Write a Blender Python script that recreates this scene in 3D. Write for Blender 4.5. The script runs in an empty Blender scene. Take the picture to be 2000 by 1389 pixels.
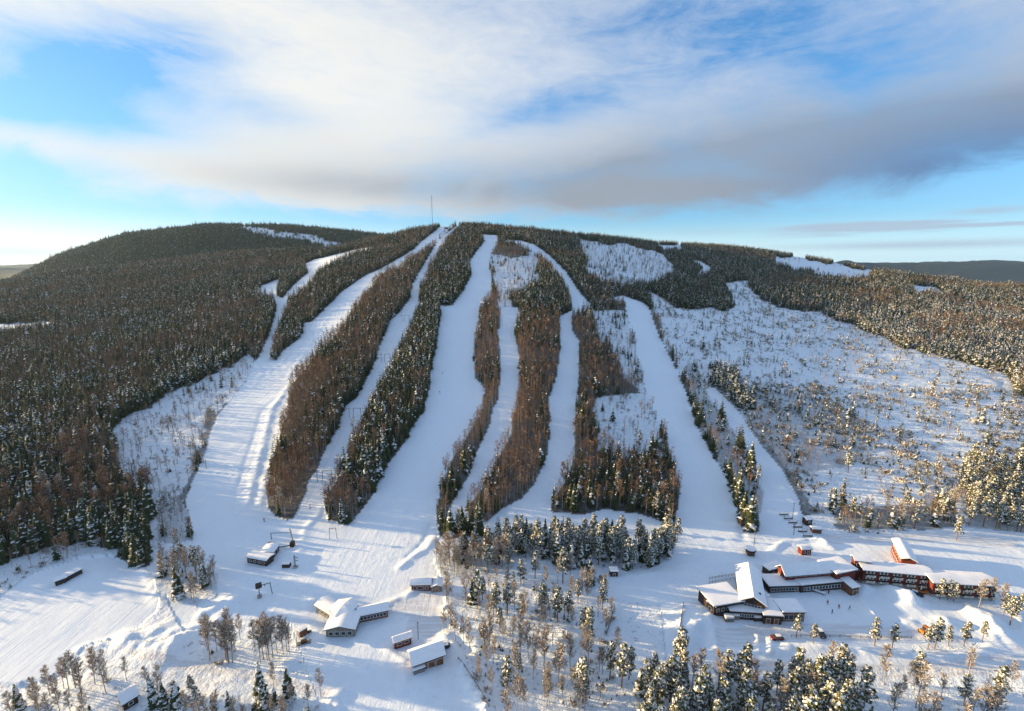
import bpy, bmesh, math, random
import numpy as np
random.seed(7)
SC = bpy.context.scene
R = math.radians
# ------------------------------------------------------------------ camera
F, W, H = 900.0, 2000.0, 1389.0          # focal length in pixels of a 2000 px wide picture
PITCH = math.atan(174.0 / F)
CAMZ = 130.0
cp, sp = math.cos(PITCH), math.sin(PITCH)
cd = bpy.data.cameras.new('camera')
cam = bpy.data.objects.new('camera', cd)
SC.collection.objects.link(cam)
cam.location = (0, 0, CAMZ)
cam.rotation_euler = (math.pi / 2 - PITCH, 0, 0)
cd.sensor_width = 36
cd.lens = 36 * F / W
cd.clip_start = 1
cd.clip_end = 60000
SC.camera = cam
# ------------------------------------------------------------------ light
SUN_EL, SUN_B = 9.0, 12.0               # degrees above the horizon; degrees ahead of due left
HAZE = 2.2e-5
SUN_STR, SKY_STR, EXPO = 4.6, 0.088, 1.43
el, b = R(SUN_EL), R(SUN_B)
sun_dir = (-math.cos(el) * math.cos(b), math.cos(el) * math.sin(b), math.sin(el))
ld = bpy.data.lights.new('sun', 'SUN')
ld.energy = SUN_STR
ld.angle = R(0.6)
ld.color = (1.0, 0.70, 0.34)
lo = bpy.data.objects.new('sun', ld)
SC.collection.objects.link(lo)
from mathutils import Vector
lo.rotation_euler = Vector(sun_dir).to_track_quat('Z', 'Y').to_euler()
SC.view_settings.view_transform = 'Standard'
SC.view_settings.look = 'None'
SC.view_settings.exposure = EXPO
SC.view_settings.gamma = 1
SC.view_settings.use_curve_mapping = False
SC.cycles.max_bounces = 5
SC.cycles.diffuse_bounces = 3
SC.cycles.volume_bounces = 0
SC.cycles.use_denoising = True

def px_dir(px, py):
    "right, forward, up of the line through a point of the picture"
    dy = py - 694.5
    return (px - 1000.0, F * cp - dy * sp, -(F * sp + dy * cp))
def px_azel(px, py):
    r, f, u = px_dir(px, py)
    return math.atan2(r, f), math.atan2(u, math.hypot(r, f))

# node expression helper
class N:
    t = None
    def __init__(s, o): s.o = o
    @staticmethod
    def m(op, *a, clamp=False):
        n = N.t.nodes.new('ShaderNodeMath'); n.operation = op; n.use_clamp = clamp
        for i, x in enumerate(a):
            if isinstance(x, N): N.t.links.new(x.o, n.inputs[i])
            else: n.inputs[i].default_value = x
        return N(n.outputs[0])
    def __add__(s, x): return N.m('ADD', s, x)
    __radd__ = __add__
    def __sub__(s, x): return N.m('SUBTRACT', s, x)
    def __rsub__(s, x): return N.m('SUBTRACT', x, s)
    def __mul__(s, x): return N.m('MULTIPLY', s, x)
    __rmul__ = __mul__
    def __truediv__(s, x): return N.m('DIVIDE', s, x)
    def exp(s): return N.m('EXPONENT', s)
    def sat(s): return N.m('ADD', s, 0.0, clamp=True)
    def sstep(s, a, b_):
        n = N.t.nodes.new('ShaderNodeMapRange'); n.interpolation_type = 'SMOOTHSTEP'
        N.t.links.new(s.o, n.inputs[0]); n.inputs[1].default_value = a; n.inputs[2].default_value = b_
        return N(n.outputs[0])
def comb(x, y, z=0.0):
    n = N.t.nodes.new('ShaderNodeCombineXYZ')
    for i, q in enumerate((x, y, z)):
        if isinstance(q, N): N.t.links.new(q.o, n.inputs[i])
        else: n.inputs[i].default_value = q
    return N(n.outputs[0])
def noise(vec, scale=1.0, detail=5, rough=0.55, dist=0.0):
    n = N.t.nodes.new('ShaderNodeTexNoise')
    if vec is not None: N.t.links.new(vec.o, n.inputs['Vector'])
    n.inputs['Scale'].default_value = scale; n.inputs['Detail'].default_value = detail
    n.inputs['Roughness'].default_value = rough; n.inputs['Distortion'].default_value = dist
    return N(n.outputs[0])
def mixc(fac, a, b_):
    n = N.t.nodes.new('ShaderNodeMix'); n.data_type = 'RGBA'
    if isinstance(fac, N): N.t.links.new(fac.o, n.inputs[0])
    else: n.inputs[0].default_value = fac
    for i, q in ((6, a), (7, b_)):
        if isinstance(q, N): N.t.links.new(q.o, n.inputs[i])
        else: n.inputs[i].default_value = (*q, 1)
    return N(n.outputs[2])

# ------------------------------------------------------------------ sky
w = bpy.data.worlds.new('World'); SC.world = w; w.use_nodes = True
nt = w.node_tree; nt.nodes.clear(); N.t = nt
tc = nt.nodes.new('ShaderNodeTexCoord')
sky = nt.nodes.new('ShaderNodeTexSky'); sky.sky_type = 'NISHITA'; sky.sun_disc = False
sky.sun_elevation = el; sky.sun_rotation = -math.pi / 2 + b
sky.altitude = 400; sky.air_density = 1.0; sky.dust_density = 0.6; sky.ozone_density = 2.0
sep = nt.nodes.new('ShaderNodeSeparateXYZ'); nt.links.new(tc.outputs['Generated'], sep.inputs[0])
X, Y, Z = (N(sep.outputs[i]) for i in range(3))
U = N.m('ARCTAN2', X, Y); V = N.m('ARCSINE', Z)
def fcurve(inp, pts, lo_, hi, vlo, vhi):
    x = (inp - lo_) / (hi - lo_)
    n = nt.nodes.new('ShaderNodeFloatCurve'); nt.links.new(x.sat().o, n.inputs['Value'])
    c = n.mapping.curves[0]
    P = [((a - lo_) / (hi - lo_), (v - vlo) / (vhi - vlo)) for a, v in pts]
    while len(c.points) < len(P): c.points.new(0.5, 0.5)
    for q, p_ in zip(c.points, P): q.location = p_; q.handle_type = 'AUTO'
    n.mapping.update()
    return N(n.outputs[0]) * (vhi - vlo) + vlo
def blob(px, py, rx, ry, rot=0.0):
    "soft patch of sky: centre and half-axes in pixels, turned into angles"
    a0, e0 = px_azel(px, py); k = 1 / math.hypot(1016, px - 1000) * 1.0
    du, dv = U - a0, V - e0
    c, s_ = math.cos(rot), math.sin(rot)
    p_ = (du * c + dv * s_) / (rx * k); q = (dv * c - du * s_) / (ry * k)
    return ((p_ * p_ + q * q) * -1.0).exp()
edge = [(-180, 6)]
edge += [tuple(math.degrees(q) for q in px_azel(*p_)) for p_ in
        [(-300, 270), (0, 318), (200, 385), (450, 418), (800, 440), (1200, 440), (1500, 425), (1700, 385), (2000, 325), (2300, 250)]]
edge += [(100, 14), (180, 6)]
E = fcurve(U, [(R(a), R(v)) for a, v in edge], -math.pi, math.pi, 0.0, 0.5)
wisp = noise(comb(U * 5.0, V * 15.0, 2.3), 1.0, 9, 0.66, 0.5)
fine = noise(comb(U * 11.0 + V * 6.0, V * 34.0, 4.4), 1.0, 8, 0.65, 0.4)
big = noise(comb(U * 1.6, V * 4.5, 7.7), 1.0, 6, 0.55, 0.4)
over = (V - E + (wisp - 0.5) * 0.13).sstep(-0.006, 0.05)
hole = (blob(190, 130, 210, 60, 0.1) * 1.25 + blob(60, 215, 260, 45) * 1.0 + blob(1400, 160, 400, 120) * 0.25 + blob(500, 220, 120, 30) * 0.4 + blob(130, 330, 130, 30) * 0.5 + blob(1130, 190, 210, 45, 0.3) * 0.30 + blob(1380, 40, 380, 90, -0.1) * 0.66
        + blob(350, 60, 150, 45) * 0.4 + blob(900, 20, 300, 30) * 0.25 + blob(1000, 205, 160, 40) * 0.3 + blob(1750, 130, 200, 60) * 0.25 + blob(100, 400, 150, 50) * 0.5)
hole = hole * (0.30 + wisp * 1.4) + (big - 0.52).sstep(0.0, 0.18) * 0.35 + ((fine - 0.5) * 1.6 + (wisp - 0.5) * 1.2) * (0.16 + (V - 0.20).sstep(0.0, 0.18) * 0.32)
# unseen cloud behind the camera and overhead, thinned to give bluer light
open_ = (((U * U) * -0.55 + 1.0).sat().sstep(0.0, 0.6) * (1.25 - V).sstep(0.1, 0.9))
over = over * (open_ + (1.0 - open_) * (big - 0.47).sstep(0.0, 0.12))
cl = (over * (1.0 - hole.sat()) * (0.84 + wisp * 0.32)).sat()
# thin bands low over the far hills
band = (noise(comb(U * 2.2, V * 60.0, 1.0), 1.0, 4, 0.5)).sstep(0.5, 0.62) * (V - 0.012).sstep(0, 0.01) * (0.12 - V).sstep(0, 0.05)
band = band * (U - 0.35).sstep(0.0, 0.25) + blob(1800, 478, 260, 9) * 0.9 + blob(1935, 411, 60, 7) * 0.8 + blob(1400, 452, 120, 8) * 0.3 + blob(20, 492, 120, 14) * 0.6
dark = (blob(1780, 320, 430, 90, 0.1) * 1.1 + blob(1250, 380, 560, 66, 0.0) * 0.9 + blob(1500, 250, 420, 90, 0.05) * 0.45 + blob(1500, 290, 500, 80) * 0.35 + blob(1950, 60, 300, 140) * 0.3
        + blob(680, 360, 300, 28) * 0.30 + blob(900, 330, 500, 60) * 0.15)
dark = (dark * (0.5 + wisp * 0.55 + fine * 0.45) + (0.5 - big) * 0.35 + (0.5 - fine) * 0.25).sat()
leftw = (U * -1.0).sstep(-0.9, 0.9)
bright = mixc(leftw, (2.7, 3.05, 3.6), (4.2, 4.15, 3.9))
ccol = mixc(dark, bright, mixc(blob(1900, 320, 330, 110), (1.45, 1.65, 1.95), (0.60, 1.15, 2.1)))
skyc = N(sky.outputs[0])
tint = nt.nodes.new('ShaderNodeMix'); tint.data_type = 'RGBA'; tint.blend_type = 'MULTIPLY'; tint.inputs[0].default_value = 1
nt.links.new(skyc.o, tint.inputs[6]); tint.inputs[7].default_value = (0.62, 1.18, 1.78, 1)
s3 = nt.nodes.new('ShaderNodeSeparateXYZ'); nt.links.new(tint.outputs[2], s3.inputs[0])
soft = comb(*[N(s3.outputs[i]) / (N(s3.outputs[i]) * k_ + 1.0) for i, k_ in enumerate((.13, .115, .085))])
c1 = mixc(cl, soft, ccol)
c1 = mixc((0.10 - V).sstep(0.0, 0.10) * 0.75 * (1.0 - cl), c1, mixc(leftw, (3.4, 4.7, 5.4), (6.0, 5.9, 5.3)))
c2 = mixc((band * 0.8).sat(), c1, (1.9, 2.3, 2.9))
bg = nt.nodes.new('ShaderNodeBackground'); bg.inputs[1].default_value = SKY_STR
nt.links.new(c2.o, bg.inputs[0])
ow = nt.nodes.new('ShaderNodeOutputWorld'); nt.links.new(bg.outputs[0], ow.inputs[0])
w.cycles.sampling_method = 'MANUAL'; w.cycles.sample_map_resolution = 512
# ================================================================== terrain
rng = np.random.default_rng(11)
_tab = rng.random((256, 256))
def vnoise(x, y, seed=0):
    x = np.asarray(x, float) + seed * 17.3; y = np.asarray(y, float) + seed * 31.7
    xi = np.floor(x).astype(int); yi = np.floor(y).astype(int)
    fx = x - xi; fy = y - yi
    fx = fx * fx * (3 - 2 * fx); fy = fy * fy * (3 - 2 * fy)
    g = lambda i, j: _tab[(i) & 255, (j) & 255]
    return (g(xi, yi) * (1 - fx) + g(xi + 1, yi) * fx) * (1 - fy) + (g(xi, yi + 1) * (1 - fx) + g(xi + 1, yi + 1) * fx) * fy
def fbm(x, y, oct_=4, seed=0):
    s = 0; a = 0.5; t = 0
    for i in range(oct_):
        s = s + a * (vnoise(x * 2 ** i, y * 2 ** i, seed + i) - 0.5); t += a; a *= 0.5
    return s / t * 2                                   # about -1..1
def kk(py):
    dy = py - 694.5
    return (F * sp + dy * cp) / (F * cp - dy * sp)
def tt(px, py):
    dy = py - 694.5
    return (px - 1000.0) / (F * cp - dy * sp)
# columns through the skyline: px, row of the near ridge, slope, foot distance, row of the far hill (or None), its distance
COL = [(-250, 566, .08, 250, 575, 2300), (0, 556, .10, 245, 556, 2400), (120, 536, .11, 240, 500, 2450), (250, 522, .12, 235, 459, 2500), (400, 502, .14, 232, 441, 2550),
       (500, 494, .15, 230, 441, 2600), (570, 493, .16, 230, 444, 2600), (650, 487, .18, 230, 451, 2600), (750, 464, .20, 230, 462, 2650),
       (820, 447, .21, 230, 475, 2700), (870, 440, .21, 230, 490, 2700), (930, 438, .21, 230, 500, 2700), (1000, 446, .21, 230, 510, 2700),
       (1050, 450, .205, 230, 515, 2700), (1150, 460, .19, 232, 520, 2900), (1200, 465, .18, 235, 520, 3000), (1270, 474, .165, 240, 515, 3200),
       (1340, 478, .15, 245, 510, 3200), (1420, 482, .14, 250, 508, 3200), (1500, 492, .13, 250, 509, 3200), (1600, 508, .12, 250, 512, 3200),
       (1700, 528, .11, 250, 514, 5200), (1850, 548, .10, 250, 515, 5200), (2000, 572, .09, 250, 514, 5200), (2250, 590, .08, 250, 510, 5200)]
_ct = np.array([tt(c[0], c[1]) for c in COL])
_s = np.array([c[2] for c in COL]); _y0 = np.array([c[3] for c in COL], float)
_yr = np.array([(130 + c[2] * c[3]) / (c[2] + kk(c[1])) for c in COL])
_zf = np.array([130 - c[5] * kk(c[4]) for c in COL]); _yf = np.array([c[5] for c in COL], float)
_T = np.linspace(-1.8, 1.8, 1400)
def _sm(a, n=31):
    q = np.interp(_T, _ct, a); k = np.hanning(n); k /= k.sum()
    return np.convolve(np.pad(q, n // 2, 'edge'), k, 'valid')
TS, TY0, TYR, TZF, TYF = _sm(_s), _sm(_y0), _sm(_yr), _sm(_zf), _sm(_yf)
def prof(tab, t): return np.interp(t, _T, tab)
def splus(x, w_): return w_ * np.logaddexp(0, x / w_)
def sst(x, a, b_):
    q = np.clip((x - a) / (b_ - a), 0, 1); return q * q * (3 - 2 * q)
def base_h(X_, Y_):
    t = X_ / np.maximum(Y_, 1)
    s = prof(TS, t); y0 = prof(TY0, t); yr = prof(TYR, t)
    z = s * splus(Y_ - y0, 14.0)
    zr = s * (yr - y0)
    z = z - (s + 0.05) * splus(Y_ - yr, 18.0)           # rounds the ridge, then falls away gently
    z = z - 0.10 * splus(Y_ - yr - 350, 60.0)
    zf, yf = prof(TZF, t), prof(TYF, t)
    low = 60 + 40 * sst(Y_, 2000, 9000)
    z = np.where(Y_ > yr, np.maximum(z, low - 12 * splus(low - z, 30) / 60), z)
    far = 20 + (zf - 20) * sst(Y_, yf - 1300, yf) - (zf - 90) * sst(Y_, yf + 50, yf + 1500)
    far = far + 10 * fbm(X_ / 400, Y_ / 400, 3, 5) * sst(Y_, 1800, 2200)
    z = np.where(Y_ > yr + 40, np.logaddexp(z / 12, far / 12) * 12, z)
    hb = sst(Y_, 300, 700)
    z = z + hb * 3.5 * fbm(X_ / 130, Y_ / 130, 3, 2) * (1 - sst(Y_, 5000, 9000))
    # the last hills on the horizon
    z = z + sst(Y_, 3600, 5200) * 70 * fbm(X_ / 600, Y_ / 900, 4, 13) * (1 - sst(Y_, 6500, 7500))
    z = z + sst(Y_, 7000, 9000) * (45 + 110 * fbm(X_ / 1900, Y_ / 2500, 4, 9))
    return z
def project(X_, Y_, Z_):
    vy, vz = Y_, Z_ - CAMZ
    dep = vy * cp - vz * sp
    up = vy * sp + vz * cp
    dep = np.maximum(dep, 1e-3)
    return 1000 + F * X_ / dep, 694.5 - F * up / dep, dep
def inpoly(px, py, poly):
    P = np.asarray(poly, float); c = np.zeros(px.shape, bool)
    x0, y0 = P[:, 0].min(), P[:, 1].min(); x1, y1 = P[:, 0].max(), P[:, 1].max()
    m = (px >= x0) & (px <= x1) & (py >= y0) & (py <= y1)
    if not m.any(): return c
    ax, ay = px[m], py[m]; cc = np.zeros(ax.shape, bool); j = len(P) - 1
    for i in range(len(P)):
        xi, yi, xj, yj = *P[i], *P[j]
        if yi != yj:
            cc ^= ((yi > ay) != (yj > ay)) & (ax < (xj - xi) * (ay - yi) / (yj - yi) + xi)
        j = i
    c[m] = cc
    return c
def ray_ground(px, py, h=base_h, z=None):
    "the ground point seen at a point of the picture (or the point at height z)"
    r, f, u = px_dir(px, py)
    if z is not None:
        s = (z - CAMZ) / u
        return Vector((r * s, f * s, z))
    Ys = np.geomspace(60, 5000, 4000); s = Ys / f
    d = (CAMZ + u * s) - h(r * s, Ys)
    i = int(np.argmax(d <= 0)) if (d <= 0).any() else len(Ys) - 1
    i = max(i, 1)
    k = d[i - 1] / (d[i - 1] - d[i]) if d[i - 1] != d[i] else 0
    Yv = Ys[i - 1] + (Ys[i] - Ys[i - 1]) * k
    return Vector((r * Yv / f, Yv, float(h(np.array([r * Yv / f]), np.array([Yv]))[0])))

# ---------------------------------------------------------------- outlines of the runs and woods, read off the photograph
RUN_LEFT = [(503, 569), (512, 558), (547, 544), (540, 576), (550, 583), (575, 555), (600, 534), (596, 516), (613, 507), (645, 500), (701, 486), (750, 479),
            (690, 497), (652, 514), (624, 530), (610, 550), (589, 571), (564, 587), (561, 609), (550, 622), (543, 650), (533, 680), (530, 703),
            (540, 704), (554, 684), (582, 663), (591, 649), (592, 631), (610, 628), (627, 610), (645, 593), (666, 572), (690, 554), (715, 537), (750, 522),
            (785, 501), (809, 487), (820, 475), (851, 450), (869, 435), (902, 434), (890, 440), (870, 455), (858, 466), (851, 475), (820, 497), (792, 511), (788, 522), (750, 532),
            (732, 548), (722, 567), (708, 582), (704, 595), (690, 609), (676, 634), (659, 652), (641, 665), (624, 686), (606, 707), (596, 722), (590, 728),
            (570, 751), (565, 777), (564, 809), (553, 830), (547, 850), (541, 873), (534, 901), (527, 930), (522, 959), (524, 994), (538, 1009), (561, 1017),
            (573, 1014), (600, 1100), (480, 1110), (430, 1070), (410, 1100), (385, 1075), (378, 1060), (368, 1000), (362, 975), (380, 930), (402, 880), (408, 850), (425, 810), (455, 775),
            (480, 745), (493, 716), (505, 695), (519, 670), (530, 639), (540, 604), (533, 583), (505, 576)]
RUN_LIFT = [(573, 1014), (584, 991), (599, 959), (601, 939), (619, 919), (627, 896), (639, 870), (656, 844), (668, 809), (676, 792), (697, 775), (714, 743),
            (732, 709), (745, 667), (764, 625), (785, 604), (799, 586), (806, 555), (820, 530), (841, 495), (855, 470), (866, 460), (885, 446), (900, 436),
            (901, 440), (874, 467), (860, 488), (850, 506), (838, 520), (834, 537), (820, 569), (818, 592), (836, 590), (816, 607), (802, 639), (795, 660),
            (781, 684), (767, 712), (766, 720), (748, 743), (728, 789), (711, 827), (694, 850), (685, 870), (682, 896), (668, 913), (653, 945), (636, 971), (633, 988), (642, 1017), (676, 1027), (640, 1100), (570, 1090)]
RUN_MAIN = [(676, 1027), (688, 1020), (708, 994), (725, 971), (740, 942), (757, 907), (783, 876), (803, 838), (829, 804), (829, 786), (838, 772), (840, 729),
            (846, 700), (851, 684), (855, 646), (862, 614), (856, 597), (883, 597), (890, 586), (904, 569), (921, 537), (916, 513), (925, 499), (946, 471), (941, 458), (972, 460),
            (974, 474), (960, 495), (955, 513), (960, 537), (963, 576), (946, 590), (937, 607), (935, 632), (927, 667), (925, 695), (924, 699), (929, 739), (946, 759),
            (943, 795), (929, 825), (906, 862), (883, 898), (873, 925), (860, 961), (852, 991), (856, 1040), (862, 1060), (840, 1140), (640, 1170), (600, 1100)]
RUN_MID = [(977, 600), (1012, 600), (1015, 615), (1005, 650), (1015, 699), (1014, 759), (1010, 792), (1002, 815), (999, 848), (976, 888), (953, 944), (916, 987), (912, 1022), (890, 1040),
           (870, 1044), (876, 997), (896, 958), (919, 925), (929, 888), (956, 832), (963, 799), (974, 779), (977, 716), (974, 666), (969, 646), (982, 636)]
RUN_EAST = [(972, 470), (1015, 470), (1045, 478), (1075, 500), (1105, 530), (1125, 560), (1150, 592), (1215, 578), (1255, 590), (1218, 592), (1160, 592), (1148, 606), (1118, 620), (1116, 643), (1131, 666), (1133, 709), (1131, 749), (1125, 799), (1121, 848),
            (1123, 888), (1111, 924), (1098, 951), (1080, 975), (1074, 1000), (1138, 1006), (1180, 994), (1250, 1004), (1300, 1022), (1310, 1045), (1000, 1050), (912, 1032), (956, 1017), (982, 994), (1019, 974),
            (1045, 944), (1068, 891), (1073, 858), (1072, 799), (1072, 779), (1088, 732), (1092, 696), (1095, 679), (1093, 650), (1092, 620), (1117, 606), (1113, 580), (1098, 548), (1070, 515), (1045, 495), (1010, 478)]
RUN_RIGHT = [(1218, 592), (1255, 590), (1267, 600), (1285, 650), (1315, 710), (1340, 765), (1360, 830), (1390, 885), (1425, 945), (1443, 1000), (1452, 1040), (1470, 1090), (1310, 1110), (1322, 1000), (1329, 964),
             (1317, 918), (1304, 885), (1300, 855), (1284, 825), (1277, 805), (1267, 779), (1260, 765), (1254, 729), (1241, 676), (1226, 620)]
RUN_LINK = [(1376, 760), (1396, 757), (1440, 800), (1480, 860), (1530, 920), (1560, 975), (1568, 1020), (1560, 1060), (1490, 1070), (1482, 1015), (1492, 965), (1474, 930), (1452, 880), (1424, 830), (1393, 790)]
RUN_BACK = [(1352, 508), (1366, 510), (1388, 522), (1386, 534), (1360, 540), (1372, 524)]
BASE = [(300, 1100), (378, 1060), (480, 1050), (860, 1050), (1300, 1045), (1460, 1040), (1600, 1045), (1640, 1050), (1870, 1030), (2000, 1040), (2400, 1060), (2400, 1260), (2000, 1310), (1300, 1290), (1290, 1180),
        (930, 1150), (880, 1190), (930, 1270), (900, 1300), (960, 1420), (640, 1420), (560, 1200), (360, 1240), (330, 1180)]
LAKE = [(-400, 1260), (0, 1165), (60, 1122), (150, 1092), (215, 1085), (262, 1105), (300, 1130), (312, 1175), (305, 1195), (270, 1225), (235, 1245), (165, 1262), (140, 1300), (75, 1332), (-400, 1360)]
ROADS = [('road', 'low', [(1330, 1296), (1500, 1290), (1700, 1295), (1900, 1288), (2000, 1262), (2500, 1230), (2500, 1290), (2000, 1306), (1900, 1322), (1650, 1326), (1400, 1312)]),
         ('road', 'park', [(1395, 1232), (1500, 1214), (1700, 1222), (1860, 1236), (1900, 1255), (1540, 1250), (1400, 1268)]),
         ('road', 'track', [(1600, 1044), (1870, 1040), (1990, 1056), (1990, 1072), (1860, 1058), (1620, 1062)]),
         ('road', 'yard', [(760, 1172), (862, 1160), (930, 1160), (868, 1200), (880, 1240), (860, 1250), (790, 1236), (800, 1205), (760, 1195)]),
         ('road', 'lane', [(230, 1268), (330, 1288), (430, 1297), (520, 1318), (650, 1348), (640, 1362), (500, 1332), (420, 1312), (300, 1303)])]
RUNS = [('ski_slope', 'left', RUN_LEFT), ('ski_slope', 'lift', RUN_LIFT), ('ski_slope', 'main', RUN_MAIN), ('ski_slope', 'mid', RUN_MID),
        ('ski_slope', 'east', RUN_EAST), ('ski_slope', 'right', RUN_RIGHT), ('ski_slope', 'link', RUN_LINK), ('ski_slope', 'back', RUN_BACK)]

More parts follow.
